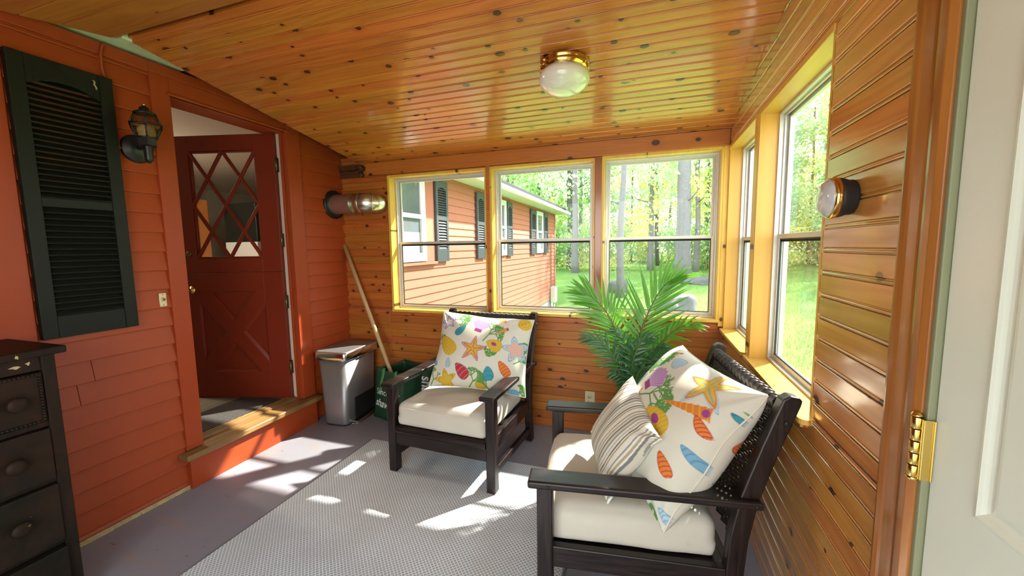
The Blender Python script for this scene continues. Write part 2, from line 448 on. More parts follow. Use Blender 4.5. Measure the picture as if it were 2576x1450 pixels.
def boards(bm, v0, v1, pitch, vbase, ufn, openings, mp, kind, flip=False):
    k0 = math.floor((v0 - vbase) / pitch)
    k = k0
    while True:
        a = vbase + k * pitch; b = a + pitch; k += 1
        if a >= v1 - 1e-6: break
        a2, b2 = max(a, v0), min(b, v1)
        if b2 - a2 < .002: continue
        cuts = sorted({a2, b2} | {q for o in openings for q in (o[2], o[3]) if a2 + 1e-4 < q < b2 - 1e-4})
        for c, d in zip(cuts, cuts[1:]):
            mid = (c + d) / 2
            u0, u1 = ufn(c)
            if u1 - u0 < .005: continue
            segs = [(u0, u1)]
            for o in openings:
                if o[2] < mid < o[3]:
                    ns = []
                    for s in segs:
                        if o[1] <= s[0] or o[0] >= s[1]: ns.append(s); continue
                        if o[0] > s[0]: ns.append((s[0], o[0]))
                        if o[1] < s[1]: ns.append((o[1], s[1]))
                    segs = ns
            pf = [(a + dv, dd) for dv, dd in rowprof(pitch, kind)]
            pf = [(min(max(v, c), d), dd) for v, dd in pf]
            pf = [p for i, p in enumerate(pf) if i == 0 or p[0] > pf[i - 1][0] + 1e-6]
            if len(pf) < 2: continue
            for s0, s1 in segs:
                A = [bm.verts.new(mp(s0, v, dd)) for v, dd in pf]; C = [bm.verts.new(mp(s1, v, dd)) for v, dd in pf]
                for i in range(len(pf) - 1):
                    q = (A[i], C[i], C[i + 1], A[i + 1])
                    bm.faces.new(q if not flip else q[::-1])

def slab(bm, u0, u1, v0, v1, openings, mp, d0, d1, mi=1):
    us = sorted({u0, u1} | {q for o in openings for q in o[:2] if u0 < q < u1})
    vs = sorted({v0, v1} | {q for o in openings for q in o[2:] if v0 < q < v1})
    for a, b in zip(us, us[1:]):
        for c, d in zip(vs, vs[1:]):
            if any(o[0] < (a + b) / 2 < o[1] and o[2] < (c + d) / 2 < o[3] for o in openings): continue
            P = [mp(a, c, d0), mp(b, c, d0), mp(b, d, d0), mp(a, d, d0), mp(a, c, d1), mp(b, c, d1), mp(b, d, d1), mp(a, d, d1)]
            hexa(bm, P, mi)

# floor
struct('floor', bxo(-2.66, .62, YF - .1, 3.0, -.06, 0), M['floor'])

# ceiling: sloped pine boards, the lower panel in front of it, and the roof slab over both
bm = B()
def cmap(u, v, d): return Vector((u, v, zc(v) - d))
boards(bm, 1.285, 2.862, .0605, 0, lambda v: (-2.31, XR), [], cmap, 'bead')
for b0, b1, z0, z1 in ((1.285, 3.225, .011, .026),):
    P = []
    for dz in (z0, z1):
        P += [Vector((-2.31, b0, zc(b0) + dz)), Vector((.62, b0, zc(b0) + dz)), Vector((.62, b1, zc(b1) + dz)), Vector((-2.31, b1, zc(b1) + dz))]
    hexa(bm, P, 0)
P = []
for dz in (.092, .15):
    P += [Vector((-2.75, YF - .3, zc(1.2) + dz)), Vector((.66, YF - .3, zc(1.2) + dz)), Vector((.66, 1.2, zc(1.2) + dz)), Vector((-2.75, 1.2, zc(1.2) + dz))]
hexa(bm, P, 1)
P = []
for dz in (.092, .15):
    P += [Vector((-2.75, 1.2, zc(1.2) + dz)), Vector((.66, 1.2, zc(1.2) + dz)), Vector((.66, 3.225, zc(3.225) + dz)), Vector((-2.75, 3.225, zc(3.225) + dz))]
hexa(bm, P, 1)
# eave boards outside, closing the roof edge
box(bm, -2.31, .66, 3.22, 3.24, zc(3.225) - .002, zc(3.225) + .14, mi=1)
box(bm, .64, .66, YF - .3, 3.225, 2.05, 2.5, mi=1)
fixn(bm)
struct('ceiling', bm, [M['ceil'], M['log']])
bm = B()
def ledge(y): return -2.307 - (1.247 - y) * .56 if y > .9 else -2.502
y = YF
ys = [YF + i * .1 for i in range(100) if YF + i * .1 < 1.2] + [1.255]
for a, b in zip(ys, ys[1:]):
    r = .012
    pf = [(a, -.006), (a + .004, 0), (b - .004, 0), (b, -.006)]
    if b == ys[-1]: pf = [(a, -.006), (a + .004, 0), (b - .02, 0), (b - .006, -.006), (b, -.02), (b, -.03)]
    A = [bm.verts.new((ledge(v), v, 2.345 - d)) for v, d in pf]; Cc = [bm.verts.new((XR, v, 2.345 - d)) for v, d in pf]
    for i in range(len(pf) - 1): bm.faces.new((A[i], Cc[i], Cc[i + 1], A[i + 1]))
    bm.faces.new(A + [bm.verts.new((ledge(b), b, 2.375)), bm.verts.new((ledge(a), a, 2.375))])
P = [Vector(p) for p in ((-2.50, YF, 2.372), (XR, YF, 2.372), (XR, 1.25, 2.372), (-2.33, 1.25, 2.372), (-2.50, YF, 2.39), (XR, YF, 2.39), (XR, 1.25, 2.39), (-2.33, 1.25, 2.39))]
hexa(bm, P)
fixn(bm)
struct('ceiling_near_panel', bm, M['ceil2'])
bm = B(); box(bm, -2.57, -2.29, .85, 1.66, 2.392, 2.402); box(bm, -2.34, -2.285, 1.262, 1.30, 2.35, 2.392)
struct('trim_1', bm, M['mintwhite'])

# right wall
OR = [(-.02, .885, -.1, 2.06), (1.385, 2.15, .83, 1.972), (2.205, 2.858, .83, 1.978), (-.92, -.2, .85, 1.975)]
def rmap(u, v, d): return Vector((XR - d, u, v))
bm = B()
boards(bm, 0, 2.42, .0645, -.0065, lambda v: (YR, min(2.862, YB - (v - 2.092) / .171 if v > 2.0 else 9)), OR, rmap, 'bead')
slab(bm, YR, 3.02, -.05, 2.10, OR, rmap, -.011, -.135)
slab(bm, YR, 1.9, 2.10, 2.38, [], rmap, -.011, -.135)
fixn(bm)
struct('wall_right', bm, [M['right'], M['white']])

# back wall
OB = [(-2.035, -1.157, .848, 1.975), (-1.130, -.342, .862, 1.978), (-.298, .458, .868, 1.985)]
def bmap(u, v, d): return Vector((u, YB - d, v))
bm = B()
boards(bm, 0, 2.15, .0625, .0, lambda v: (-2.515, XR - .001), OB, bmap, 'vee')
slab(bm, -2.53, .62, -.05, 2.13, OB, bmap, -.011, -.14)
fixn(bm)
struct('wall_back', bm, [M['back'], M['white']])

# front wall behind the camera: unseen, right half left open to bring in daylight
OF = [(-1.35, XR + .2, -.1, 2.12)]
def fmap(u, v, d): return Vector((u, YF + d, v))
bm = B()
boards(bm, 0, 2.36, .0645, 0, lambda v: (-2.515, XR), OF, fmap, 'bead')
slab(bm, -2.6, .62, -.05, 2.4, OF, fmap, -.011, -.13)
fixn(bm)
struct('wall_front', bm, [M['right'], M['white']])

# left wall: painted clapboards
DY0, DY1, DZ0, DZ1 = 1.565, 2.31, .225, 2.226
bm = B()
k = -14
zb = 1.378
spans = [(YF, .70), (.955, 1.476), (2.42, 2.975)]
while True:
    a = zb + k * .1025; b = a + .1025 + .008; k += 1
    if a > 2.31: break
    a = max(a, .022); b = min(b, 2.36)
    for s0, s1 in spans:
        cut = []
        if s0 == .955 and k in (-6, -5, -2, 1): cut = [{-6: 1.06, -5: 1.12, -2: 1.2, 1: 1.05}[k]]
        pts = [s0] + cut + [s1]
        for q0, q1 in zip(pts, pts[1:]):
            g = .0012 if cut else 0
            prism(bm, [(XL - .012, a), (XL + .020, a), (XL + .021, a + .004), (XL + .003, b), (XL - .012, b)], lambda p, y=q0 + (g if q0 != s0 else 0): Vector((p[0], y, p[1])), lambda p, y=q1 - (g if q1 != s1 else 0): Vector((p[0], y, p[1])))
slab(bm, YF, 3.0, -.05, 2.56, [(DY0 - .02, DY1 + .02, DZ0 - .03, DZ1 + .02)], lambda u, v, d: Vector((XL + d, u, v)), -.16, -.012, 0)
fixn(bm)
struct('wall_left', bm, M['red'])
bm = B()
box(bm, XL - .01, XL + .03, YF, 1.474, 2.318, 2.376); box(bm, XL - .01, XL + .03, 1.474, 2.97, 2.322, 2.376)
box(bm, XL - .01, XL + .024, .70, .952, .0, 2.318)
struct('trim_2', bm, M['redtrim'], bevel=.003)
bm = B(); box(bm, XL - .01, XL + .022, .9, 1.474, .0, .020)
yy = .9
while yy < 1.46:
    st_ = random.uniform(.02, .09); prism(bm, [(XL + .015, 0), (XL + .024 + random.uniform(0, .006), 0), (XL + .022, .004 + random.uniform(0, .007)), (XL + .015, .016)], lambda p: Vector((p[0], yy, p[1])), lambda p: Vector((p[0], min(yy + st_, 1.473), p[1]))); yy += st_ + random.uniform(-.01, .012)
fixn(bm)
struct('baseboard_left', bm, M['chip'])

# rough corner wood, patch boards, header
bm = B()
box(bm, -2.512, -2.33, YB - .03, YB, 2.035, 2.085); box(bm, -2.512, -2.31, YB - .025, YB, 1.983, 2.028)
lathe(bm, [(.030, 0), (.033, .02), (.028, .055), (0, .056)], 14, Matrix.Translation((-2.285, YB, 2.05)) @ rot_to((0, -1, 0)))
lathe(bm, [(.021, 0), (.022, .03), (0, .042)], 12, Matrix.Translation((-2.285, YB, 1.998)) @ rot_to((0, -1, 0)))
struct('trim_3', bm, M['log'], bevel=.006)
bm = B(); box(bm, -2.512, -2.045, YB - .014, YB, 1.518, 1.592)
for x in (-2.38, -2.25, -2.11): lathe(bm, [(.006, 0), (.005, .003), (0, .0035)], 8, Matrix.Translation((x, YB - .014, 1.562)) @ rot_to((0, -1, 0)), mi=1)
struct('trim_4', bm, [M['back'], M['oldbrass']], bevel=.002)
bm = B()
for z in (.83, .72, .56): box(bm, -2.512, -2.074, YB - .008, YB, z - .10, z)
box(bm, -2.074, -2.068, YB - .006, YB, .4, .86)
struct('trim_5', bm, M['back'], bevel=.002)
struct('trim_6', bxo(-2.235, XR, YB - .022, YB + .02, 1.988, 2.09), M['header'], bevel=.004)

# window units --------------------------------------------------------------
def ring(bm, u0, u1, z0, z1, w, d0, d1, mp, wt=None, wb=None, mi=0):
    wt = w if wt is None else wt; wb = w if wb is None else wb
    for a, b, c, d in ((u0, u0 + w, z0, z1), (u1 - w, u1, z0, z1), (u0 + w, u1 - w, z1 - wt, z1), (u0 + w, u1 - w, z0, z0 + wb)):
        if b - a < 1e-5 or d - c < 1e-5: continue
        hexa(bm, [mp(a, c, d0), mp(b, c, d0), mp(b, d, d0), mp(a, d, d0), mp(a, c, d1), mp(b, c, d1), mp(b, d, d1), mp(a, d, d1)], mi)

def hx(bm, u0, u1, z0, z1, d0, d1, mp, mi=0):
    hexa(bm, [mp(u0, z0, d0), mp(u1, z0, d0), mp(u1, z1, d0), mp(u0, z1, d0), mp(u0, z0, d1), mp(u1, z0, d1), mp(u1, z1, d1), mp(u0, z1, d1)], mi)

def window(n, u0, u1, z0, z1, zr, mp, jm, jl, jr, dj=.1, lin=.016, sill=True):
    w = empty('window_%d' % n, mp((u0 + u1) / 2, z0, .05), kind='structure')
    inv = Matrix.Translation(-Vector(w.location))
    def part(name, bm, mat, par=w, bev=0):
        bmesh.ops.transform(bm, matrix=inv, verts=bm.verts) if False else None
        fixn(bm); o = obj(name, bm, mat, bevel=bev); o.parent = par
        o.matrix_parent_inverse = inv if par is w else Matrix(); return o
    bm = B()      # pine lining of the opening
    hx(bm, u0 - .004, u0 + lin, z0, z1, -jl, dj + .02, mp); hx(bm, u1 - lin, u1 + .004, z0, z1, -jr, dj + .02, mp)
    hx(bm, u0, u1, z1 - lin, z1 + .004, -.006, dj + .02, mp)
    if sill: hx(bm, u0 - .004, u1 + .004, z0 - .004, z0 + lin, -.016, dj + .02, mp)
    part('jamb_lining', bm, jm, bev=.0015)
    a, b, c, d = u0 + lin, u1 - lin, z0 + lin, z1 - lin
    if not sill: c = z0
    bm = B(); ring(bm, a, b, c, d, .012, dj - .03, dj + .03, mp); ring(bm, a, b, c, d, .020, dj - .012, dj - .004, mp); ring(bm, a, b, c, d, .020, dj + .008, dj + .014, mp)
    part('aluminium_frame', bm, M['alu'], bev=.001)
    bm = B(); ring(bm, a + .014, b - .014, zr - .008, d - .012, .020, dj + .004, dj + .018, mp, wt=.018, wb=.014)
    us = part('upper_sash', bm, M['alu'], bev=.001)
    bm = B(); hx(bm, a + .03, b - .03, zr + .002, d - .028, dj + .010, dj + .013, mp); part('upper_pane', bm, M['glass'])
    bm = B(); ring(bm, a + .012, b - .012, c + .010, zr + .012, .018, dj - .014, dj + .002, mp, wt=.020, wb=.022)
    part('lower_sash', bm, M['alu'], bev=.001)
    bm = B(); ring(bm, a + .029, b - .029, c + .031, zr - .007, .006, dj - .010, dj - .003, mp); hx(bm, a + .03, b - .03, zr - .022, zr - .008, dj - .008, dj + .012, mp)
    part('sash_gasket', bm, M['gasket'])
    bm = B(); hx(bm, a + .028, b - .028, c + .030, zr - .006, dj - .008, dj - .005, mp); part('lower_pane', bm, M['screen'])
    return w
def bm_(u, z, d): return Vector((u, YB + d, z))
def rm_(u, z, d): return Vector((XR + d, u, z))
def fm_(u, z, d): return Vector((u, YF - d, z))
window(1, *OB[0], 1.420, bm_, M['jamb'], .012, .010)
window(2, *OB[1], 1.424, bm_, M['jamb'], .010, .010)
window(3, *OB[2], 1.424, bm_, M['jamb'], .010, .010)
window(4, *OR[2], 1.405, rm_, M['jamby'], .004, .0, sill=False)
window(5, *OR[1], 1.405, rm_, M['jamby'], .0, .004, sill=False)
window(6, *OR[3], 1.405, rm_, M['jamby'], .004, .004)
# mullion faces, corner post, right-hand post, sills
bm = B(); box(bm, -1.160, -1.128, YB - .014, YB + .10, .846, 1.988); struct('trim_7', bm, M['header'], bevel=.003)
bm = B(); box(bm, -.344, -.297, YB - .014, YB + .10, .860, 1.988); struct('trim_8', bm, M['casing'], bevel=.003)
bm = B(); box(bm, .456, XR + .13, YB - .012, YB + .1, .84, 2.0); struct('trim_9', bm, M['jamb'], bevel=.002)
bm = B(); box(bm, XR - .006, XR + .062, 2.150, 2.205, .83, 1.975); box(bm, XR + .063, XR + .115, 2.151, 2.205, .83, 1.975); struct('trim_10', bm, M['jamb'], bevel=.002)
bm = B(); box(bm, XR + .105, XR + .122, 2.128, 2.150, .846, 1.962); struct('trim_11', bm, M['log'])
def sill(n, y0, y1):
    bm = B(); x0, x1, r = XR - .024, XR + .115, .02
    poly = [(x1, y0), (x1, y1), (x0 + r, y1)] + [(x0 + r - r * math.sin(t), y1 - r + r * math.cos(t)) for t in (.4, .8, 1.2)] + [(x0, y1 - r), (x0, y0 + r)] + [(x0 + r - r * math.cos(t), y0 + r - r * math.sin(t)) for t in (.4, .8, 1.2)] + [(x0 + r, y0)]
    prism(bm, poly, lambda p: Vector((p[0], p[1], .814)), lambda p: Vector((p[0], p[1], .832)))
    fixn(bm); struct('trim_%d' % n, bm, M['jamby'], bevel=.002)
sill(12, 1.400, 2.185); sill(13, 2.222, 2.856)
bm = B(); box(bm, XR - .012, XR, 1.43, 2.85, .795, .815); struct('trim_14', bm, M['right'], bevel=.003)

# ------------------------------------------------------------------ red door casing, jambs, threshold
bm = B()
box(bm, XL - .01, XL + .028, 1.474, 1.566, .228, 2.322)
box(bm, XL - .01, XL + .028, DY1 - .002, 2.425, .228, 2.322)
box(bm, XL - .01, XL + .026, 1.566, DY1 - .002, DZ1, 2.322)
box(bm, XL + .01, XL + .034, 1.55, DY1 + .01, 2.226, 2.24)
struct('trim_15', bm, M['redtrim'], bevel=.003)
bm = B()
box(bm, -2.676, XL - .01, 1.548, 1.566, .2, 2.245); box(bm, -2.556, XL - .01, DY1, DY1 + .02, .2, 2.245)
box(bm, -2.676, XL - .01, 1.566, DY1, DZ1, 2.245); box(bm, -2.548, -2.53, DY1 - .014, DY1, .228, 2.226)
struct('trim_16', bm, M['redtrim'], bevel=.002)
bm = B(); box(bm, -2.676, -2.558, DY1 + .006, DY1 + .022, .228, 2.226); struct('trim_17', bm, M['cream'], bevel=.002)
bm = B(); box(bm, -2.53, -2.47, 1.474, 2.41, 0, .19); struct('trim_18', bm, M['redtrim'], bevel=.002)
bm = B()
box(bm, -2.56, -2.425, 1.435, 2.432, .188, .222)
struct('trim_19', bm, M['oak'], bevel=.007, seg=3)
bm = B(); box(bm, -2.64, -2.555, 1.568, 2.308, .2, .234)
for x in (-2.625, -2.605, -2.585): box(bm, x, x + .008, 1.568, 2.308, .234, .238)
struct('trim_20', bm, M['oak'], bevel=.003)

# dutch door, swung into the house on its right-hand hinges
dd = empty('door_1', (-2.585, 2.283, .231), math.radians(194.8), kind='structure')
def shift(bm, z): bmesh.ops.translate(bm, vec=(0, 0, z), verts=bm.verts); return bm
dz = -.231
S0, S1 = .002, .792
bm = B()      # lower leaf
zl, zh = .232, 1.2155
box(bm, S0, S1, -.042, -.014, zl, zh)
px0, px1, pz0, pz1 = .155, .685, .44, 1.075
for a, b, c, d in ((S0, px0, zl, zh), (px1, S1, zl, zh), (px0, px1, zl, pz0), (px0, px1, pz1, zh)): box(bm, a, b, -.016, 0, c, d)
cx, cz = (px0 + px1) / 2, (pz0 + pz1) / 2
ww = .105
for (x0, z0, x1, z1) in ((px0, pz0, px1, pz1), (px0, pz1, px1, pz0)):
    d = Vector((x1 - x0, 0, z1 - z0)).normalized(); n = Vector((-d.z, 0, d.x)) * ww / 2
    # clip the bar to the panel rectangle
    poly = []
    a = Vector((x0, 0, z0)); b = Vector((x1, 0, z1))
    ends = []
    for s in (-1, 1):
        o = a + n * s
        ts = sorted([(px0 - o.x) / d.x, (px1 - o.x) / d.x]); tz = sorted([(pz0 - o.z) / d.z, (pz1 - o.z) / d.z])
        t0, t1 = max(ts[0], tz[0]), min(ts[1], tz[1])
        ends.append((o + d * t0, o + d * t1))
    poly = [(ends[0][0].x, ends[0][0].z), (x0, z0), (ends[1][0].x, ends[1][0].z), (ends[1][1].x, ends[1][1].z), (x1, z1), (ends[0][1].x, ends[0][1].z)]
    prism(bm, poly, lambda p: Vector((p[0], -.016, p[1])), lambda p: Vector((p[0], -.0003 if z0 == pz0 else -.0008, p[1])))
def inset_tri(tri, f):
    c = sum((Vector(t) for t in tri), Vector((0, 0))) / 3
    return [c + (Vector(t) - c) * f for t in tri]
h = ww / 2
L_ = math.hypot(px1 - px0, pz1 - pz0); kx = h * L_ / (pz1 - pz0); kz = h * L_ / (px1 - px0)
tris = [[(px0 + kx, pz1), (px1 - kx, pz1), (cx, cz + kz)], [(px0 + kx, pz0), (px1 - kx, pz0), (cx, cz - kz)], [(px0, pz0 + kz), (px0, pz1 - kz), (cx - kx, cz)], [(px1, pz0 + kz), (px1, pz1 - kz), (cx + kx, cz)]]
for tr in tris:
    inn = inset_tri(tr, .80)
    for i in range(3):
        a, b = Vector(tr[i]), Vector(tr[(i + 1) % 3]); c, d = inn[(i + 1) % 3], inn[i]
        v = [bm.verts.new((q[0], yy, q[1])) for q, yy in ((a, -.001), (b, -.001), (c, -.011), (d, -.011))]
        bm.faces.new(v)
fixn(bm); shift(bm, dz)
low = obj('lower_leaf', bm, M['doorred'], dd, bevel=.0015)
bm = B()      # upper leaf
zl, zh = 1.2175, 2.224
gx0, gx1, gz0, gz1 = .150, .668, 1.322, 2.112
for a, b, c, d in ((S0, gx0, zl, zh), (gx1, S1, zl, zh), (gx0, gx1, zl, gz0), (gx0, gx1, gz1, zh)): box(bm, a, b, -.042, 0, c, d)
fixn(bm); shift(bm, dz)
upp = obj('upper_leaf', bm, M['doorred'], dd, bevel=.002)
bm = B()
mx, mz = (gx0 + gx1) / 2, (gz0 + gz1) / 2
for i, (a, b) in enumerate((((gx0, gz0), (gx1, gz1)), ((gx0, gz1), (gx1, gz0)), ((mx, gz1), (gx1, mz)), ((gx1, mz), (mx, gz0)), ((mx, gz0), (gx0, mz)), ((gx0, mz), (mx, gz1)))):
    off = -.010 - .0006 * i
    beam(bm, (a[0], off, a[1] + dz), (b[0], off, b[1] + dz), .022, .020, up=(0, 1, 0))
for a, b, c, d in ((gx0, gx0 + .012, gz0, gz1), (gx1 - .012, gx1, gz0, gz1), (gx0, gx1, gz1 - .012, gz1), (gx0, gx1, gz0, gz0 + .012)): box(bm, a, b, -.03, -.006, c + dz, d + dz)
obj('diamond_muntins', bm, M['doorred'], upp, bevel=.004)
bm = B(); box(bm, gx0, gx1, -.026, -.022, gz0 + dz, gz1 + dz); obj('pane', bm, M['glass'], upp)
bm = B(); lathe(bm, [(.022, 0), (.022, .004), (.014, .009), (0, .010)], 20, Matrix.Translation((.733, 0, 1.356 + dz)) @ rot_to((0, 1, 0))); obj('deadbolt', bm, M['oldbrass'], upp, label='small round tarnished brass lock cylinder')
bm = B(); lathe(bm, [(.030, 0), (.029, .006), (.012, .011), (.011, .030), (.024, .040), (.030, .052), (.026, .064), (.012, .070), (0, .071)], 24, Matrix.Translation((.735, 0, 1.083 + dz)) @ rot_to((0, 1, 0))); obj('door_knob', bm, M['brass'], low, label='polished brass door knob')
bm = B(); box(bm, S1 - .001, S1 + .003, -.03, -.012, 1.04 + dz, 1.13 + dz); obj('latch_plate', bm, M['brass'], low)
for z in (2.002, 1.451, .984, .476):
    bm = B()
    tube(bm, [(-.012, .002, z - .05 + dz), (-.012, .002, z + .05 + dz)], .0065, 10)
    box(bm, -.010, .0015, -.036, .0, z - .05 + dz, z + .05 + dz)
    fixn(bm); h1 = obj('hinge', bm, M['oldbrass'], dd)
    bm = B(); a = math.radians(194.8)
    R3 = Matrix.Rotation(-a, 4, 'Z')
    q = Matrix.Translation((-.012, .002, 0)) @ R3
    box(bm, -.045, .0, .012, .016, z - .05 + dz, z + .05 + dz, M=q)
    obj('hinge_leaf', bm, M['oldbrass'], h1)

# house room behind the dutch door
bm = B()
def q4(bm, a, b, c, d, mi): bm.faces.new([bm.verts.new(p) for p in (a, b, c, d)]).material_index = mi
box(bm, -7.4, -7.2, .3, 6.2, .2, 2.6, mi=0); box(bm, -7.4, -2.676, .1, .3, .2, 2.6, mi=0); box(bm, -7.4, -2.676, 6.2, 6.4, .2, 2.6, mi=0)
struct('wall_house', bm, M['olive'])
struct('ceiling_house', bxo(-7.4, -2.676, .1, 6.4, 2.43, 2.5), M['cream'])
struct('floor_house', bxo(-7.4, -2.64, .1, 6.4, .14, .228), M['housefloor'])
struct('wall_house_side', bxo(-2.72, -2.676, 3.0, 6.4, .2, 2.5), M['cream'])
tag(obj('cupboard', bxo(-6.2, -5.6, 3.66, 3.86, .228, 2.06), M['orangewood'], bevel=.01), 'tall honey coloured wooden cupboard end seen through the diamond door panes', 'cupboard')
e = empty('refrigerator', (-5.3, 4.36, .228), label='white appliance with black upper door seen through the right-hand diamond panes', cat='refrigerator')
bm = B(); box(bm, -.3, .3, -.31, .35, 0, 1.27); obj('body', bm, M['white'], e, bevel=.012)
bm = B(); box(bm, -.3, .302, -.30, .35, 1.275, 1.80); obj('upper_door', bm, M['shutter'], e, bevel=.012, label='black upper door')
bm = B(); box(bm, -2.98, -2.645, 1.60, 2.24, .2285, .236)
tag(obj('door_mat', bm, M['mat'], bevel=.002), 'charcoal ribbed mat lying just inside the open red door', 'mat')

# ------------------------------------------------------------------ white entry door at the right edge, with casing
bm = B()
cp = [(.889, -.12), (.889, .007), (.893, .011), (.898, .0155), (.912, .017), (.922, .0155), (.926, .011), (.930, .0105), (.935, .0135), (.943, .0145), (.956, .0165), (.961, .0195), (.970, .0225), (.976, .022), (.979, .018), (.979, -.12)]
prism(bm, cp, lambda p: Vector((XR - p[1], p[0], 0)), lambda p: Vector((XR - p[1], p[0], 2.15)))
box(bm, XR - .006, XR + .1, -.1, .979, 2.056, 2.149); box(bm, XR - .016, XR + .1, -.10, -.012, 0, 2.06)
fixn(bm); struct('trim_21', bm, M['casing'], bevel=.001)
bm = B(); box(bm, XR - .004, XR + .05, .8785, .8895, 0, 2.055); struct('trim_22', bm, M['weatherstrip'], bevel=.002)
d2 = empty('door_2', (XR + .006, .876, .01), 0, kind='structure')
bm = B(); box(bm, 0, .042, -.87, 0, 0, 2.035)
obj('leaf', bm, M['whitedoor'], d2, bevel=.003)
for py0, py1 in ((-.405, -.106), (-.77, -.465)):
    for pz0, pz1 in ((.938, 1.66), (.16, .80), (1.76, 1.96)):
        bm = B()
        prof = [(0, 0), (.004, -.0055), (.009, -.0065), (.014, -.0045), (.020, -.0015), (.026, .0005), (.030, -.001), (.037, -.0045), (.042, -.005)]
        loops = []
        for ins, x in prof:
            loops.append([bm.verts.new((x, y, z)) for y, z in ((py0 + ins, pz0 + ins), (py1 - ins, pz0 + ins), (py1 - ins, pz1 - ins), (py0 + ins, pz1 - ins))])
        for A, Cc in zip(loops, loops[1:]):
            for i in range(4): bm.faces.new((A[i], A[(i + 1) % 4], Cc[(i + 1) % 4], Cc[i]))
        bm.faces.new(loops[-1]); fixn(bm)
        for f in bm.faces:
            if f.normal.x > 0: f.normal_flip()
        obj('raised_panel', bm, M['whitedoor'], d2)
bm = B()
for i in range(5):
    z0 = .936 + i * .0228; r = .0085 if i % 2 == 0 else .0078
    lathe(bm, [(r, z0 + .0006), (r, z0 + .0218)], 18, Matrix.Translation((-.018, .014, 0)))
lathe(bm, [(0, .930), (.009, .931), (.009, .936)], 18, Matrix.Translation((-.018, .014, 0))); lathe(bm, [(.009, 1.0505), (.0095, 1.053), (.006, 1.058), (0, 1.059)], 18, Matrix.Translation((-.018, .014, 0)))
box(bm, -.018, -.0155, -.001, .012, .937, 1.049); box(bm, -.0165, -.0007, -.004, -.001, .937, 1.049); box(bm, -.003, -.0007, -.007, -.004, .937, 1.049)
fixn(bm); obj('hinge', bm, M['brass'], d2, bevel=.0006)
# ------------------------------------------------------------------ louvred shutter on the house wall
def shutter(name, w, h, mat, rails, nsl, arch=True, depth=.03, label=None, loc=(0, 0, 0), group=None, cat='shutter'):
    """local: y along the wall, z up, x out of the wall."""
    e = empty(name, loc, label=label, cat=cat, group=group)
    st = .052 * w / .35
    bm = B()
    box(bm, 0, depth, 0, st, 0, h); box(bm, 0, depth, w - st, w, 0, h)
    for z0, z1 in rails: box(bm, 0, depth - .002, st, w - st, z0, z1)
    if arch:
        zt = rails[-1][0]
        n = 10
        for i in range(n):
            a0 = st + (w - 2 * st) * i / n; a1 = st + (w - 2 * st) * (i + 1) / n
            f = lambda a: zt - .035 * (abs(a - w / 2) / (w / 2 - st)) ** 2
            hexa(bm, [Vector(p) for p in ((0, a0, f(a0)), (depth - .002, a0, f(a0)), (depth - .002, a1, f(a1)), (0, a1, f(a1)), (0, a0, zt + .005), (depth - .002, a0, zt + .005), (depth - .002, a1, zt + .005), (0, a1, zt + .005))])
    fixn(bm); obj('frame', bm, mat, e, bevel=.003)
    for (za, zb_), n in zip([(rails[i][1], rails[i + 1][0]) for i in range(len(rails) - 1)], nsl):
        bm = B()
        p = (zb_ - za) / n
        for i in range(n):
            z = za + i * p
            hexa(bm, [Vector(q) for q in ((depth - .006, st - .004, z), (depth - .006, w - st + .004, z), (.002, w - st + .004, z + p * .85), (.002, st - .004, z + p * .85), (depth - .004, st - .004, z + .005), (depth - .004, w - st + .004, z + .005), (.004, w - st + .004, z + p * .85 + .005), (.004, st - .004, z + p * .85 + .005))])
        fixn(bm); obj('louvres', bm, mat, e)
    return e
sh = shutter('louvred_shutter', .345, 1.212, M['shutter'], [(0, .098), (.578, .618), (1.125, 1.212)], (18, 21), loc=(XL + .018, .958, 1.0), label='tall black louvred shutter on the red wall above the dark dresser')
bm = B(); tube(bm, [(.034, .27, 1.178), (.040, .272, 1.172), (.036, .272, 1.158), (.040, .276, 1.148), (.034, .279, 1.140)], .003, 8); obj('hook', bm, M['chip'], sh, label='small pale metal hook')
bm = B(); tube(bm, [(XL + .03, 1.297, 2.374), (XL + .04, 1.283, 2.36), (XL + .036, 1.276, 2.32), (XL + .026, 1.280, 2.26), (XL + .024, 1.288, 2.215)], .006, 8)
tag(obj('cable', bm, M['redtrim']), 'red painted cable running down from the eave to the black shutter', 'cable')

# doorbell
e = empty('doorbell', (XL + .012, 1.437, 1.115), label='small rectangular yellowed doorbell plate beside the red door casing', cat='doorbell')
bm = B(); box(bm, 0, .010, -.017, .017, -.037, .037); obj('plate', bm, M['ivory'], e, bevel=.004, seg=3)
bm = B(); lathe(bm, [(.010, 0), (.010, .003), (.0075, .004)], 18, Matrix.Translation((.010, 0, .003)) @ rot_to((1, 0, 0))); obj('bezel', bm, M['brass'], e)
bm = B(); lathe(bm, [(.0065, 0), (.006, .004), (0, .005)], 16, Matrix.Translation((.0105, 0, .003)) @ rot_to((1, 0, 0))); obj('button', bm, M['oldbrass'], e)
for s in (-1, 1):
    bm = B(); lathe(bm, [(.003, 0), (.002, .0015), (0, .0018)], 8, Matrix.Translation((.010, 0, s * .028)) @ rot_to((1, 0, 0))); obj('screw', bm, M['oldbrass'], e)

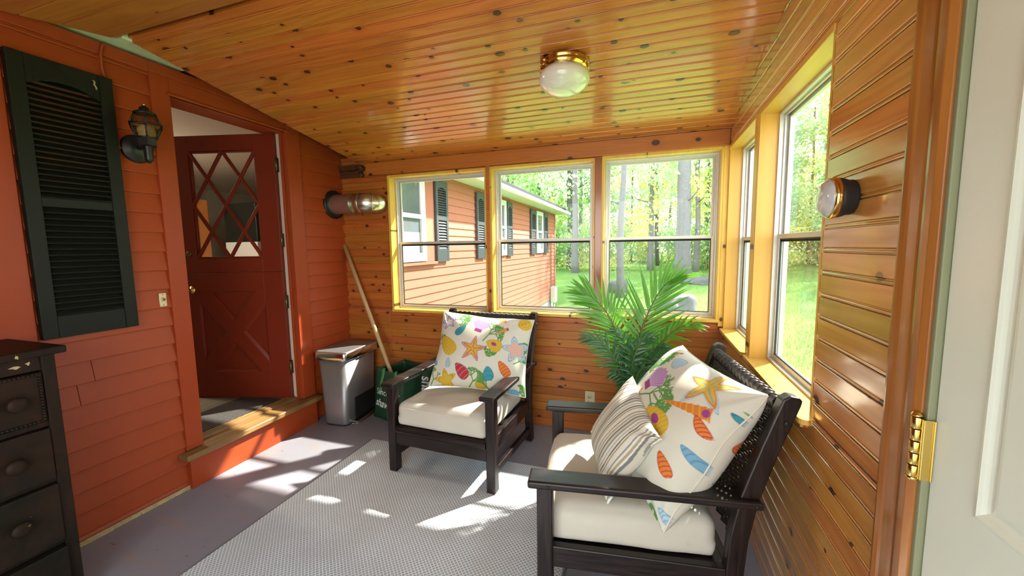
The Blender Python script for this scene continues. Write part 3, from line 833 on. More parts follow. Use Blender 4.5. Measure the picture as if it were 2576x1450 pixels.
# wall lantern
LX, LY = XL + .155, 1.385
e = empty('wall_lantern', (XL + .012, 1.385, 1.92), label='black carriage lantern with smoky glass panes on the red wall left of the door', cat='wall light')
T = Matrix.Translation
bm = B(); lathe(bm, [(.070, 0), (.070, .006), (.061, .014), (.048, .018), (.042, .024), (.020, .030), (0, .031)], 32, T((0, .006, -.015)) @ rot_to((1, 0, 0))); obj('backplate', bm, M['blackmetal'], e)
bm = B(); tube(bm, [(.02, .006, -.010), (.06, 0, -.010), (.10, -.018, -.012), (.135, -.022, -.012)], [.013, .012, .013, .016], 12); obj('arm', bm, M['blackmetal'], e)
def hexring(r, z): return [Vector((.143 + r * math.cos(PI / 6 + k * PI / 3), -.022 + r * math.sin(PI / 6 + k * PI / 3), z)) for k in range(6)]
rings = [(.041, .018), (.068, .080), (.042, .136)]
bm = B()
for (r0, z0), (r1, z1) in zip(rings, rings[1:]):
    A, Cc = hexring(r0, z0), hexring(r1, z1)
    for a, b in zip(A, Cc): tube(bm, [a, b], .0036, 6)
for r, z in rings:
    A = hexring(r, z)
    for k in range(6): tube(bm, [A[k], A[(k + 1) % 6]], .004, 6)
obj('cage', bm, M['blackmetal'], e)
bm = B()
for (r0, z0), (r1, z1) in zip(rings, rings[1:]):
    A, Cc = hexring(r0 - .002, z0), hexring(r1 - .002, z1)
    for k in range(6): bm.faces.new([bm.verts.new(p) for p in (A[k], A[(k + 1) % 6], Cc[(k + 1) % 6], Cc[k])])
obj('glass_panes', bm, M['lanternglass'], e)
bm = B(); lathe(bm, [(.045, .132), (.046, .138), (.032, .147), (.021, .152), (.019, .164), (.010, .171), (.009, .174), (0, .175)], 12, T((.143, -.022, 0))); obj('roof_cap', bm, M['blackmetal'], e)
bm = B(); lathe(bm, [(.003, .173), (.006, .177), (.006, .182), (.003, .187), (0, .188)], 12, T((.143, -.022, 0))); obj('finial', bm, M['brass'], e, label='small brass ball finial')
bm = B(); lathe(bm, [(.030, -.022), (.040, -.018), (.041, .014), (.037, .019), (0, .020)], 6, T((.143, -.022, 0)) @ Matrix.Rotation(PI / 6, 4, 'Z'), smooth=False)
lathe(bm, [(.0, -.103), (.006, -.102), (.010, -.094), (.016, -.090), (.017, -.084), (.020, -.022), (.020, -.018)], 14, T((.143, -.022, 0))); obj('base_cup', bm, M['blackmetal'], e)
bm = B(); lathe(bm, [(.028, .018), (.033, .028), (.036, .060), (.030, .078), (.016, .086), (0, .088)], 20, T((.143, -.022, 0))); obj('bulb', bm, M['bulb'], e, label='white frosted bulb')

# stove pipe elbow
e = empty('vent_pipe', (XL + .012, 2.76, 1.752), label='galvanized metal vent pipe elbow coming out of the red wall through a black ring', cat='pipe')
bm = B(); lathe(bm, [(.118, 0), (.118, .010), (.112, .016), (.092, .020), (.084, .026), (.082, .030)], 40, rot_to((1, 0, 0)))
for k in range(60):
    a = 2 * PI * k / 60
    box(bm, .012, .019, -.004, .004, .094, .112, M=Matrix.Rotation(a, 4, 'X'))
obj('wall_ring', bm, M['blackmetal'], e)
bm = B(); tube(bm, [(.01, 0, 0), (.225, -.005, 0)], .080, 36, caps=False); tube(bm, [(.022, 0, 0), (.028, 0, 0)], .084, 36); obj('straight_pipe', bm, M['ductpaint'], e, smooth=True)
bm = B()
# two gores turning towards the back wall
EL = [Vector((.218, -.005, 0)), Vector((.285, -.005, 0))] + [Vector((.285 + .088 * math.sin(t), -.005 + .088 * (1 - math.cos(t)), 0)) for t in (.26, .52, .78, 1.05, 1.31, 1.57)] + [Vector((.373, .10, 0))]
tube(bm, EL, .0815, 40)
for i_ in (0, 1, 4): d_ = (EL[i_ + 1] - EL[i_]).normalized() * .004; tube(bm, [EL[i_] - d_, EL[i_] + d_], .0845, 40)
obj('elbow', bm, M['duct'], e, label='shiny galvanized elbow')
bm = B(); tube(bm, [(.30, -.02, -.08), (.30, -.02, -.103)], .003, 6); obj('pin', bm, M['dark'], e)

# outlet
e = empty('wall_outlet', (-.370, YB, .252), label='ivory duplex electrical outlet low on the pine back wall', cat='outlet')
bm = B(); box(bm, -.036, .036, -.007, 0, -.058, .058); obj('cover_plate', bm, M['ivory'], e, bevel=.003)
for s in (-1, 1):
    bm = B(); lathe(bm, [(.0175, 0), (.017, .0025), (0, .003)], 20, T((0, -.006, s * .0195)) @ rot_to((0, -1, 0))); r = obj('receptacle', bm, M['ivory'], e)
    bm = B()
    box(bm, -.008, -.006, -.0105, -.008, s * .0195 - .001, s * .0195 + .008); box(bm, .005, .007, -.0105, -.008, s * .0195 - .001, s * .0195 + .007)
    lathe(bm, [(.0025, 0), (.0025, .0012)], 8, T((0, -.0093, s * .0195 - .008)) @ rot_to((0, -1, 0)))
    obj('slots', bm, M['dark'], r)

# ceiling lamp (axis square to the sloping boards)
lp = Vector((-.385, 1.975, zc(1.975)))
e = empty('ceiling_lamp', lp, label='round brass ceiling lamp with a white opal glass bowl on the pine ceiling', cat='ceiling light')
A = rot_to(Vector((0, -.06, -1)))
bm = B(); lathe(bm, [(.100, -.002), (.113, .0), (.117, .006), (.117, .012), (.112, .016), (.112, .022), (.119, .027), (.119, .034), (.110, .041), (.108, .046), (.0, .046)], 48, A); obj('brass_pan', bm, M['brass'], e)
bm = B(); lathe(bm, [(.098, .040), (.108, .046), (.117, .058), (.121, .072), (.119, .088), (.110, .106), (.093, .122), (.068, .135), (.038, .143), (.0, .146)], 48, A); obj('glass_bowl', bm, M['opal'], e, label='white opal glass bowl')
for k in range(3):
    bm = B(); lathe(bm, [(.004, 0), (.004, .008), (0, .009)], 8, A @ Matrix.Rotation(k * 2.094 + .5, 4, 'Z') @ T((.117, 0, .036)) @ rot_to((1, 0, 0))); obj('thumbscrew', bm, M['brass'], e)

# round puck light on the right-hand pine wall
e = empty('puck_light', (XR, 1.225, 1.487), label='round battery push light with a black body on the right-hand pine wall', cat='wall light')
A = rot_to(Vector((-1, 0, 0)))
bm = B(); lathe(bm, [(.040, -.002), (.043, .004), (.043, .012), (.047, .022), (.049, .030), (.049, .038), (.0, .038)], 36, A); obj('body', bm, M['rubber'], e)
bm = B(); lathe(bm, [(.050, .036), (.051, .040), (.051, .048), (.049, .051), (.046, .0515)], 36, A); obj('trim_ring', bm, M['brass'], e, label='thin brass trim ring')
bm = B(); lathe(bm, [(.0475, .050), (.046, .055), (.038, .063), (.024, .068), (0, .070)], 36, A); obj('lens', bm, M['lens'], e, label='domed clear lens')
bm = B(); lathe(bm, [(.045, .040), (.030, .044), (.010, .0495), (0, .0495)], 30, A); obj('reflector', bm, M['alu'], e)

# ------------------------------------------------------------------ rug
e = None
bm = B(); box(bm, -1.852, -.305, .02, 2.288, 0.0005, .0055)
rug = tag(obj('rug', bm, M['rug'], bevel=.002), 'grey and white diamond weave rug under the two brown armchairs', 'rug')
for xa in (-1.858, -.309):
    bm = B(); box(bm, xa, xa + .010, .02, 2.288, .0005, .0062); obj('binding', bm, M['rugedge'], rug, bevel=.002)

# ------------------------------------------------------------------ armchairs
def armchair(loc, rz, label):
    e = empty('armchair', loc, rz, label=label, cat='armchair', group='dark brown wooden armchairs')
    HA = .566
    for s in (-1, 1):
        bm = B(); box(bm, s * .332 - .027, s * .332 + .027, -.332, -.276, 0.0, HA - .028); obj('front_leg', bm, M['chairZ'], e, bevel=.005)
        # rear leg and back post in one bent board
        bm = B()
        side = [(.318, 0), (.372, 0), (.352, .17), (.343, .30), (.352, .42), (.375, .55), (.425, .72), (.478, .875), (.482, .892), (.472, .902), (.448, .906), (.428, .893), (.375, .74), (.322, .57), (.296, .43), (.287, .30), (.296, .15)]
        x0, x1 = s * .332 - .022, s * .332 + .022
        prism(bm, side, lambda p: Vector((x0, p[0], p[1])), lambda p: Vector((x1, p[0], p[1])))
        fixn(bm); obj('back_leg', bm, M['chairZ'], e, bevel=.005)
        bm = B()
        poly = [(s * .375, -.362), (s * .283, -.362), (s * .283, .36), (s * .375, .385)]
        prism(bm, poly, lambda p: Vector((p[0], p[1], HA - .028)), lambda p: Vector((p[0], p[1], HA)))
        fixn(bm); arm = obj('armrest', bm, M['chairY'], e, bevel=.008, seg=3)
        for yy, zz in ((-.29, HA - .014), (.362, HA - .014)):
            bm = B(); lathe(bm, [(.006, 0), (.005, .003), (0, .0035)], 10, T((s * .375, yy, zz)) @ rot_to((s, 0, 0))); obj('bolt', bm, M['dark'], arm)
        bm = B(); beam(bm, (s * .332, -.28, .275), (s * .332, .31, .268), .030, .078); obj('side_rail', bm, M['chairY'], e, bevel=.004)
        bm = B(); beam(bm, (s * .332, -.28, .105), (s * .332, .31, .085), .026, .040); obj('stretcher', bm, M['chairY'], e, bevel=.004)
        for yy, zz in ((.315, .25), (.44, .82)):
            bm = B(); lathe(bm, [(.008, 0), (.007, .004), (0, .005)], 12, T((s * .354, yy, zz)) @ rot_to((s, 0, 0))); obj('bolt', bm, M['dark'], e)
    bm = B(); box(bm, -.306, .306, -.326, -.296, .178, .252); obj('front_rail', bm, M['chairX'], e, bevel=.005)
    bm = B()
    sec = [(-.322 + .024 * math.sin(t), .272 + .024 * -math.cos(t)) for t in [i * PI / 10 - PI for i in range(11)]] + [(-.26, .296), (-.26, .252)]
    sec = [(-.300, .244), (-.330, .252), (-.338, .268), (-.334, .284), (-.318, .296), (-.25, .298), (-.25, .276)]
    prism(bm, sec, lambda p: Vector((-.302, p[0], p[1])), lambda p: Vector((.302, p[0], p[1]))); fixn(bm)
    obj('seat_front_slat', bm, M['chairX'], e, bevel=.003)
    bm = B(); box(bm, -.308, .308, -.26, .30, .280, .2965)
    obj('seat_deck', bm, M['chairX'], e, bevel=.003)
    bm = B(); box(bm, -.31, .31, .295, .325, .20, .29); obj('back_rail', bm, M['chairX'], e, bevel=.004)
    # woven back panel: strands over and under upright stakes, with a wrapped roll on top
    path = [(.315, .40), (.330, .50), (.358, .62), (.395, .74), (.432, .85)]
    def at(t):
        f = t * (len(path) - 1); i = min(int(f), len(path) - 2); f -= i
        return Vector((0, path[i][0] * (1 - f) + path[i + 1][0] * f, path[i][1] * (1 - f) + path[i + 1][1] * f))
    bm = B()
    nst = 25
    xs = [-.306 + .612 * i / (nst - 1) for i in range(nst)]
    for j in range(48):
        p = at(j / 47.)
        t3 = (at(min(1, j / 47. + .02)) - at(max(0, j / 47. - .02))).normalized(); nrm = Vector((0, -t3.z, t3.y))
        tube(bm, [p + Vector((x, 0, 0)) + nrm * (.0055 if (i + j // 2) % 2 else -.0055) for i, x in enumerate(xs)], .0046, 5)
    obj('wicker_back', bm, M['wicker'], e)
    bm = B()
    top = at(1.) + Vector((0, .004, .012))
    box(bm, -.308, .308, top.y - .012, top.y + .014, top.z - .02, top.z + .016)
    n = 96
    for k in range(n):
        x = -.306 + .612 * (k + .5) / n
        ph = (k // 3) % 2
        ring_ = [top + Vector((x, (.021 if (i // 2 + ph) % 2 else .017) * math.cos(2 * PI * i / 12), (.024 if (i // 2 + ph) % 2 else .0195) * math.sin(2 * PI * i / 12))) for i in range(12)]
        tube(bm, ring_, .0036, 5, closed=True)
    obj('wicker_top_roll', bm, M['wicker'], e)
    return e
armchair((-1.107, 2.285, .006), math.radians(-3), 'dark brown wooden armchair facing out beneath the windows beside the green bag')
armchair((-.066, 1.661, .006), math.radians(-82), 'dark brown wooden armchair with wicker back against the right-hand pine wall')

# box cushions ---------------------------------------------------------------
def cushion(name, w, d, h, loc, rz, seed, label, group):
    e = empty(name, loc, rz, label=label, cat='cushion', group=group)
    nx, ny, nz = 40, 40, 12
    def pt(a, b, c):
        # superellipsoid-like rounded box, crowned on top
        p = Vector((a, b, c)); 
        r = .16
        q = [max(-1 + r, min(1 - r, v)) if False else v for v in (a, b, c)]
        x, y, z = a * w / 2, b * d / 2, c * h / 2
        er = .045 if c > -.3 else .026
        ex, ey, ez = w / 2 - er, d / 2 - er, h / 2 - er
        cx, cy, cz = max(-ex, min(ex, x)), max(-ey, min(ey, y)), max(-ez, min(ez, z))
        v = Vector((x - cx, y - cy, z - cz)); 
        if v.length > 1e-9:
            m = max(abs(v.x), abs(v.y), abs(v.z)); v = v.normalized() * m
        o = Vector((cx, cy, cz)) + v
        o.x *= 1 + .03 * (1 - c * c) * (1 - b * b); o.y *= 1 + .03 * (1 - c * c) * (1 - a * a)
        o.z += (.012 if c > 0 else .0) * max(0, (1 - a * a)) * max(0, (1 - b * b)) * (c > .5)
        nn = noise.noise(Vector((o.x * 6 + seed, o.y * 6, o.z * 8))) * .004 + noise.noise(Vector((o.x * 17 + seed, o.y * 17, o.z * 14))) * .0015
        if c < -.99: nn = 0
        return o * (1 + nn / .2)
    bm = B()
    def face(f, n, m):
        g = [[bm.verts.new(f(-1 + 2 * i / n, -1 + 2 * j / m)) for j in range(m + 1)] for i in range(n + 1)]
        for i in range(n):
            for j in range(m): bm.faces.new((g[i][j], g[i + 1][j], g[i + 1][j + 1], g[i][j + 1])).smooth = True
    face(lambda a, b: pt(a, b, 1), nx, ny); face(lambda a, b: pt(a, b, -1), nx, ny)
    face(lambda a, b: pt(a, 1, b), nx, nz); face(lambda a, b: pt(a, -1, b), nx, nz)
    face(lambda a, b: pt(1, a, b), ny, nz); face(lambda a, b: pt(-1, a, b), ny, nz)
    bmesh.ops.remove_doubles(bm, verts=bm.verts, dist=1e-5)
    fixn(bm)
    obj('cover', bm, M['canvas'], e, smooth=True)
    bm = B()      # zip seam along the front edge
    tube(bm, [Vector((a * (w / 2 - .04), -d / 2 * (1 + .02 * (1 - a * a)) + .006, h / 2 - .030)) for a in [-1 + i / 10 for i in range(21)]], .0022, 6)
    obj('seam', bm, M['piping'], e)
    return e
ch1 = Matrix.Translation((-1.107, 2.285, 0)) @ Matrix.Rotation(math.radians(-3), 4, 'Z')
ch2 = Matrix.Translation((-.066, 1.661, 0)) @ Matrix.Rotation(math.radians(-82), 4, 'Z')
cushion('seat_cushion', .592, .60, .142, ch1 @ Vector((0, -.022, .376)), math.radians(-3), 3.1, 'off-white box seat cushion on the armchair beneath the windows', 'off-white seat cushions')
cushion('seat_cushion', .598, .60, .142, ch2 @ Vector((0, -.022, .376)), math.radians(-82), 8.7, 'off-white box seat cushion on the armchair by the right-hand wall', 'off-white seat cushions')
# ------------------------------------------------------------------ pillows with printed cloth
class Canvas:
    def __init__(s, X, Z, base):
        s.X, s.Z = X, Z
        s.C = np.empty((len(X), 3)); s.C[:] = base
        s.aa = .0016
    def put(s, idx, d, col):
        """d: signed distance (neg inside) on subset idx."""
        a = np.clip(.5 - d / s.aa, 0, 1)[:, None]
        s.C[idx] = s.C[idx] * (1 - a) + np.array(col) * a
    def loc(s, x, z, r, ang):
        idx = np.nonzero((np.abs(s.X - x) < r) & (np.abs(s.Z - z) < r))[0]
        dx, dz = s.X[idx] - x, s.Z[idx] - z
        c, n = math.cos(ang), math.sin(ang)
        return idx, dx * c + dz * n, -dx * n + dz * c
    def star(s, x, z, r, ang, cols, sharp=.42):
        idx, a, b = s.loc(x, z, r * 1.2, ang)
        rr = np.hypot(a, b); th = np.arctan2(a, b)
        k = np.abs(((th / (2 * PI / 5) + .5) % 1) - .5) * 2
        R = r * (1 - k * (1 - sharp) ** .8 * (1.05 - .15 * k)) if False else r * sharp / (sharp + (1 - sharp) * (1 - k) * 0 + 0) if False else r * (sharp + (1 - sharp) * (1 - k) ** 1.7)
        for f, c in cols: s.put(idx, (rr - R * f) * .8, c)
        # centre dots along the arms
        lane = np.where(k < .12 + 0 * k, 1, 0)
        s.put(idx, np.where((k * rr < .0035) & (rr < r * .62) & (rr > r * .08), -1., 1.) * .01, cols[0][1])
    def petals(s, x, z, r, ang, cols):
        idx, a, b = s.loc(x, z, r * 1.2, ang)
        rr = np.hypot(a, b); th = np.arctan2(a, b)
        k = (((th / (2 * PI / 5) + .5) % 1) - .5) * (2 * PI / 5)
        la = rr * np.cos(k); lb = np.abs(rr * np.sin(k))
        for f, c in cols:
            t = np.clip(la / (r * f), 0, 1)
            w = r * .26 * (f ** .5) * np.sin(np.clip(t, 0, 1) ** .8 * PI) ** .7 + .0005
            d = np.where((la > 0) & (la < r * f), lb - w, np.maximum(lb, np.abs(la - r * f / 2) - r * f / 2) + .002)
            s.put(idx, d * .8, c)
    def scallop(s, x, z, r, ang, c1, c2, c3):
        idx, a, b = s.loc(x, z, r * 1.2, ang)
        b2 = b + r * .75; rr = np.hypot(a, b2); th = np.arctan2(a, b2)
        lim = 1.55 * r * (1 - .12 * (th / .9) ** 2) + .04 * r * np.cos(th * 20)
        d = np.maximum(rr - lim, (np.abs(th) - .82) * rr)
        s.put(idx, d, c1)
        st = np.abs(((th * 6.4) % 1) - .5) * rr * .13
        s.put(idx, np.maximum(d + .002, st - .0016 * 1.1), c2)
        d2 = np.maximum(rr - .42 * r, np.abs(a) - (.32 * r + .25 * (.5 * r - b2)))
        s.put(idx, np.maximum(np.abs(b2 - .16 * r) - .2 * r, np.abs(a) - .42 * r), c3)
    def shell(s, x, z, r, ang, c1, c2, asp=.62, n=6, spot=None):
        """teardrop shell with stripes"""
        idx, a, b = s.loc(x, z, r * 1.25, ang)
        t = np.clip((b + r) / (2 * r), 0, 1)
        w = r * asp * np.sqrt(np.clip(np.sin(PI * t ** .75), 0, 1)) * (1.05 - .25 * t)
        d = np.where(np.abs(b) < r, np.abs(a) - w, np.abs(b) - r + .001)
        s.put(idx, d * .8, c2); s.put(idx, d * .8 + .0022, c1)
        st = np.abs((((b + .35 * a * a / r) / (2 * r) * n) % 1) - .5) * 2 * r / n
        s.put(idx, np.maximum(d * .8 + .001, st - .0014), c2)
        if spot:
            q = np.hypot((a - r * .1) / .5, (b - r * .05) / .8) - r * .42
            s.put(idx, np.maximum(q * .5, d + .002), spot)
    def snail(s, x, z, r, c1, c2):
        idx, a, b = s.loc(x, z, r * 1.2, .0)
        rr = np.hypot(a, b * 1.05); th = np.arctan2(b, a)
        s.put(idx, rr - r, c1)
        sp = np.abs((((rr / r) * 2.6 - th / (2 * PI)) % 1) - .5) * r / 2.6
        s.put(idx, np.maximum(rr - r * .8, sp - .0016), c2)
    def auger(s, x0, z0, x1, z1, w, c1, c2, c3):
        L = math.hypot(x1 - x0, z1 - z0); ang = math.atan2(z1 - z0, x1 - x0)
        idx, a, b = s.loc((x0 + x1) / 2, (z0 + z1) / 2, L * .62, ang)
        t = (a + L / 2) / L
        bul = w * (.12 + .88 * t) * (1 + .07 * np.cos(t * 8 * 2 * PI))
        d = np.where((t > 0) & (t < 1), np.abs(b) - bul, .004 + np.abs(a) - L / 2)
        s.put(idx, d, c1)
        st = np.abs(((t * 8 + b / w * .35) % 1) - .5) * L / 8
        s.put(idx, np.maximum(d, st - .0017), c2)
        s.put(idx, np.hypot((a - L * .42) / .8, b) - w * .6, c3)
    def coral(s, x, z, r, ang, col, seed):
        rd = random.Random(seed); segs = []
        def grow(p, a, l, w, dep):
            q = (p[0] + math.cos(a) * l, p[1] + math.sin(a) * l); segs.append((p, q, w))
            if dep == 0: return
            for da in (-.95, -.35, .35, .95):
                if rd.random() < .80: grow(q, a + da * rd.uniform(.7, 1.15), l * rd.uniform(.58, .8), max(w * .88, .0022), dep - 1)
        base = (x - math.cos(ang) * r * .9, z - math.sin(ang) * r * .9)
        grow(base, ang, r * .64, .0036, 4 if r > .035 else 3)
        for (p, q, w) in segs:
            m = ((p[0] + q[0]) / 2, (p[1] + q[1]) / 2); R = math.hypot(q[0] - p[0], q[1] - p[1]) / 2 + .006
            idx = np.nonzero((np.abs(s.X - m[0]) < R) & (np.abs(s.Z - m[1]) < R))[0]
            if not len(idx): continue
            dx, dz = q[0] - p[0], q[1] - p[1]; l2 = dx * dx + dz * dz + 1e-9
            t = np.clip(((s.X[idx] - p[0]) * dx + (s.Z[idx] - p[1]) * dz) / l2, 0, 1)
            s.put(idx, np.hypot(s.X[idx] - p[0] - t * dx, s.Z[idx] - p[1] - t * dz) - w, col)

YE, OR_, MAG, TEAL, BLU, LBL, PUR, DPU, GRN, WHT, PNK, RED = (.62, .40, .04), (.62, .20, .035), (.40, .04, .12), (.05, .28, .33), (.17, .36, .48), (.42, .54, .60), (.40, .20, .46), (.30, .05, .22), (.10, .26, .06), (.74, .72, .60), (.66, .40, .30), (.45, .035, .035)
CREAM = (.62, .605, .495)

def invquad(P, Q):
    """inverse bilinear: photo-crop point -> (u, v) in [0,1]^2; Q = TL, TR, BR, BL."""
    u = v = .5
    for _ in range(40):
        f = lambda u, v: Vector(Q[0]) * (1 - u) * (1 - v) + Vector(Q[1]) * u * (1 - v) + Vector(Q[2]) * u * v + Vector(Q[3]) * (1 - u) * v
        r = Vector(P) - f(u, v); h = 1e-4
        a = (f(u + h, v) - f(u, v)) / h; b = (f(u, v + h) - f(u, v)) / h
        det = a.x * b.y - a.y * b.x
        u += (r.x * b.y - r.y * b.x) / det; v += (a.x * r.y - a.y * r.x) / det
    return u, v

def pillow(name, W, H, TH, nx, nz, paint, pos, R, seed, label, group=None, pipe=True, ex=.55, sag=0., curl=0.):
    us = np.linspace(-1, 1, nx); vs = np.linspace(-1, 1, nz)
    U, V = np.meshgrid(us, vs, indexing='ij'); U = U.ravel(); V = V.ravel()
    X = W / 2 * U * (1 - .075 * (1 - V ** 2) * np.abs(U) ** 2); Z = H / 2 * V * (1 - .075 * (1 - U ** 2) * np.abs(V) ** 2)
    t = (np.clip(1 - U ** 2, 0, 1) * np.clip(1 - V ** 2, 0, 1)) ** ex * TH / 2
    # soft dents and corner creases
    edge = np.maximum(np.abs(U), np.abs(V))
    cr = np.zeros_like(U)
    for k, (cu, cv) in enumerate(((-1, 1), (1, 1), (1, -1), (-1, -1))):
        du, dv = U - cu, V - cv; rr = np.hypot(du, dv); th = np.arctan2(dv, du)
        cr += np.sin(th * 9 + k * 1.7 + seed) * np.exp(-rr * 2.6) * np.clip(rr * 3, 0, 1) * .008
    cr += np.sin(U * 5 + seed) * np.cos(V * 4 + 2 * seed) * .004 * (1 - edge)
    wave = np.sin(U * 7 + seed) * .006 * np.abs(V) ** 6 + np.sin(V * 6 + seed) * .006 * np.abs(U) ** 6
    wave += curl * (U ** 2 - .4) + sag * V ** 2
    rim = (edge > 1 - 1e-6)
    front = np.stack([X, wave - t - np.where(rim, 0, cr), Z], 1); back = np.stack([X, wave + t + np.where(rim, 0, cr * .6), Z], 1)
    idx = np.arange(nx * nz).reshape(nx, nz)
    bidx = idx + nx * nz
    ident = np.arange(2 * nx * nz); ident[bidx.ravel()[rim]] = idx.ravel()[rim]
    used = np.ones(2 * nx * nz, bool); used[bidx.ravel()[rim]] = False
    remap = np.cumsum(used) - 1
    f1 = np.stack([idx[:-1, :-1], idx[1:, :-1], idx[1:, 1:], idx[:-1, 1:]], -1).reshape(-1, 4)
    f2 = np.stack([bidx[:-1, :-1], bidx[:-1, 1:], bidx[1:, 1:], bidx[1:, :-1]], -1).reshape(-1, 4)
    F = remap[ident[np.concatenate([f1, f2])]]
    Vv = np.concatenate([front, back])[used]
    Cc = np.concatenate([paint(X, Z, W, H, 0), paint(X, Z, W, H, 1)])[used]
    me = bpy.data.meshes.new(name); me.from_pydata(Vv.tolist(), [], F.tolist())
    me.polygons.foreach_set('use_smooth', [True] * len(F))
    at = me.attributes.new('print', 'FLOAT_COLOR', 'POINT')
    at.data.foreach_set('color', np.concatenate([Cc, np.ones((len(Cc), 1))], 1).astype(np.float32).ravel())
    me.materials.append(M['print'])
    e = empty(name, (0, 0, 0), label=label, cat='pillow', group=group)
    m = Matrix([[*R[0], pos[0]], [*R[1], pos[1]], [*R[2], pos[2]], [0, 0, 0, 1]])
    q = m.to_3x3(); x = q.col[0].normalized(); z = x.cross(q.col[1]).normalized(); y = z.cross(x)
    m = Matrix([[x[i], y[i], z[i], pos[i]] for i in range(3)] + [[0, 0, 0, 1]])
    e.matrix_world = m
    o = bpy.data.objects.new('cover', me); COL.objects.link(o); o.parent = e
    if pipe:
        ring_ = list(idx[:, 0]) + list(idx[-1, 1:]) + list(idx[::-1, -1][1:]) + list(idx[0, ::-1][1:-1])
        bm = B(); tube(bm, [Vector(front[i]) for i in ring_[::3]], .0034, 6, closed=True)
        obj('piping', bm, M['piping'], e)
    return e

def shells_print(Q, sc, items, backseed):
    def paint(X, Z, W, H, side):
        c = Canvas(X, Z, CREAM)
        def at(p):
            u, v = invquad(p, Q); return (u - .5) * W, (.5 - v) * H
        if side == 0:
            for i, it in enumerate(items):
                k = it[0]; x, z = at(it[1]); r = it[2] * sc * 1.12; a = it[3] if len(it) > 3 else 0
                draw(c, k, x, z, r, a, i, at(it[4]) if k == 'auger' else None)
        else:
            rd = random.Random(backseed)
            kinds = ['star', 'teal', 'coral', 'conch', 'coral', 'petal', 'orange', 'coral', 'cowrie', 'blue', 'coral', 'scallop']
            n = 0
            for gx in range(5):
                for gz in range(4):
                    draw(c, kinds[n % len(kinds)], (-.40 + gx * .2 + rd.uniform(-.05, .05)) * W, (-.38 + gz * .25 + rd.uniform(-.05, .05)) * H, rd.uniform(.03, .045), rd.uniform(-1, 1), n, None); n += 1
        return c.C
    return paint
def draw(c, k, x, z, r, a, i, e):
    if k == 'star': c.star(x, z, r, a, [(1.0, MAG), (.90, (.60, .48, .30)), (.80, MAG), (.72, YE)])
    elif k == 'pstar': c.star(x, z, r, a, [(1.0, PNK), (.88, WHT), (.74, OR_)])
    elif k == 'ostar': c.star(x, z, r, a, [(1.0, BLU), (.97, LBL), (.84, OR_), (.7, YE)], .34)
    elif k == 'petal': c.petals(x, z, r, a, [(1.0, BLU), (.90, LBL), (.72, BLU), (.66, PNK)])
    elif k == 'ppetal': c.petals(x, z, r, a, [(1.0, DPU), (.92, PUR), (.80, LBL), (.6, PUR), (.5, WHT)])
    elif k == 'ypetal': c.petals(x, z, r, a, [(1.0, OR_), (.93, YE), (.75, GRN), (.68, YE)])
    elif k == 'teal': c.shell(x, z, r, a, TEAL, (.03, .16, .22), .6, 6)
    elif k == 'tealfan': c.shell(x, z, r, a, TEAL, (.03, .16, .22), .85, 3)
    elif k == 'blue': c.shell(x, z, r, a, BLU, (.10, .24, .38), .6, 5)
    elif k == 'lblue': c.shell(x, z, r, a, LBL, BLU, .6, 6)
    elif k == 'scallop': c.scallop(x, z, r, a, PUR, (.56, .38, .60), DPU)
    elif k == 'snail': c.snail(x, z, r, YE, (.42, .25, .03))
    elif k == 'conch': c.shell(x, z, r, a, YE, (.45, .26, .03), .62, 7)
    elif k == 'cowrie': c.shell(x, z, r, a, YE, (.48, .30, .03), .78, 8, DPU)
    elif k == 'redblue': c.shell(x, z, r, a, RED, BLU, .66, 4)
    elif k == 'orange': c.shell(x, z, r, a, OR_, RED, .55, 6)
    elif k == 'auger': c.auger(x, z, e[0], e[1], r, OR_, YE, DPU)
    elif k == 'coral': c.coral(x, z, r, a, GRN, i * 7 + 3)
Q1 = [(640, 122), (1290, 162), (1216, 715), (528, 630)]
I1 = [('coral', (790, 190), 70, .3), ('coral', (1000, 290), 85, 1.0), ('coral', (625, 350), 55, 1.3), ('coral', (1225, 400), 60, 1.3), ('coral', (880, 600), 75, .9), ('coral', (940, 640), 60, 2.6), ('coral', (580, 580), 60, 1.2), ('coral', (1190, 480), 50, .6), ('coral', (1190, 680), 40, .4), ('coral', (990, 420), 40, -1.8),
      ('ppetal', (692, 215), 52, .3), ('lblue', (900, 150), 24, .4), ('teal', (783, 280), 42, -.7), ('scallop', (922, 250), 55, -.25), ('pstar', (1075, 186), 58, .2), ('snail', (1225, 212), 44), ('auger', (1032, 302), 14, 0, (1115, 262)),
      ('conch', (688, 378), 72, .75), ('star', (870, 412), 84, -.1), ('cowrie', (1015, 385), 50, 1.2), ('petal', (1160, 408), 84, .25), ('lblue', (690, 497), 30, .1), ('redblue', (785, 550), 56, .8), ('tealfan', (972, 570), 40, .2), ('orange', (1078, 540), 52, .7), ('ypetal', (668, 605), 70, .3), ('conch', (905, 645), 34, 1.2), ('blue', (1130, 690), 40, 1.4), ('blue', (590, 485), 24, .3)]
pillow('shell_pillow', .63, .51, .22, 250, 205, shells_print(Q1, .00094, I1, 4), (-1.004, 2.355, .694), [[.981, -.193, -.011], [.174, .856, .487], [-.085, -.48, .873]], 1.3, 'seashell print pillow standing on the armchair beneath the windows', 'seashell print pillows')
Q2 = [(1010, 50), (1495, 385), (905, 1185), (570, 650)]
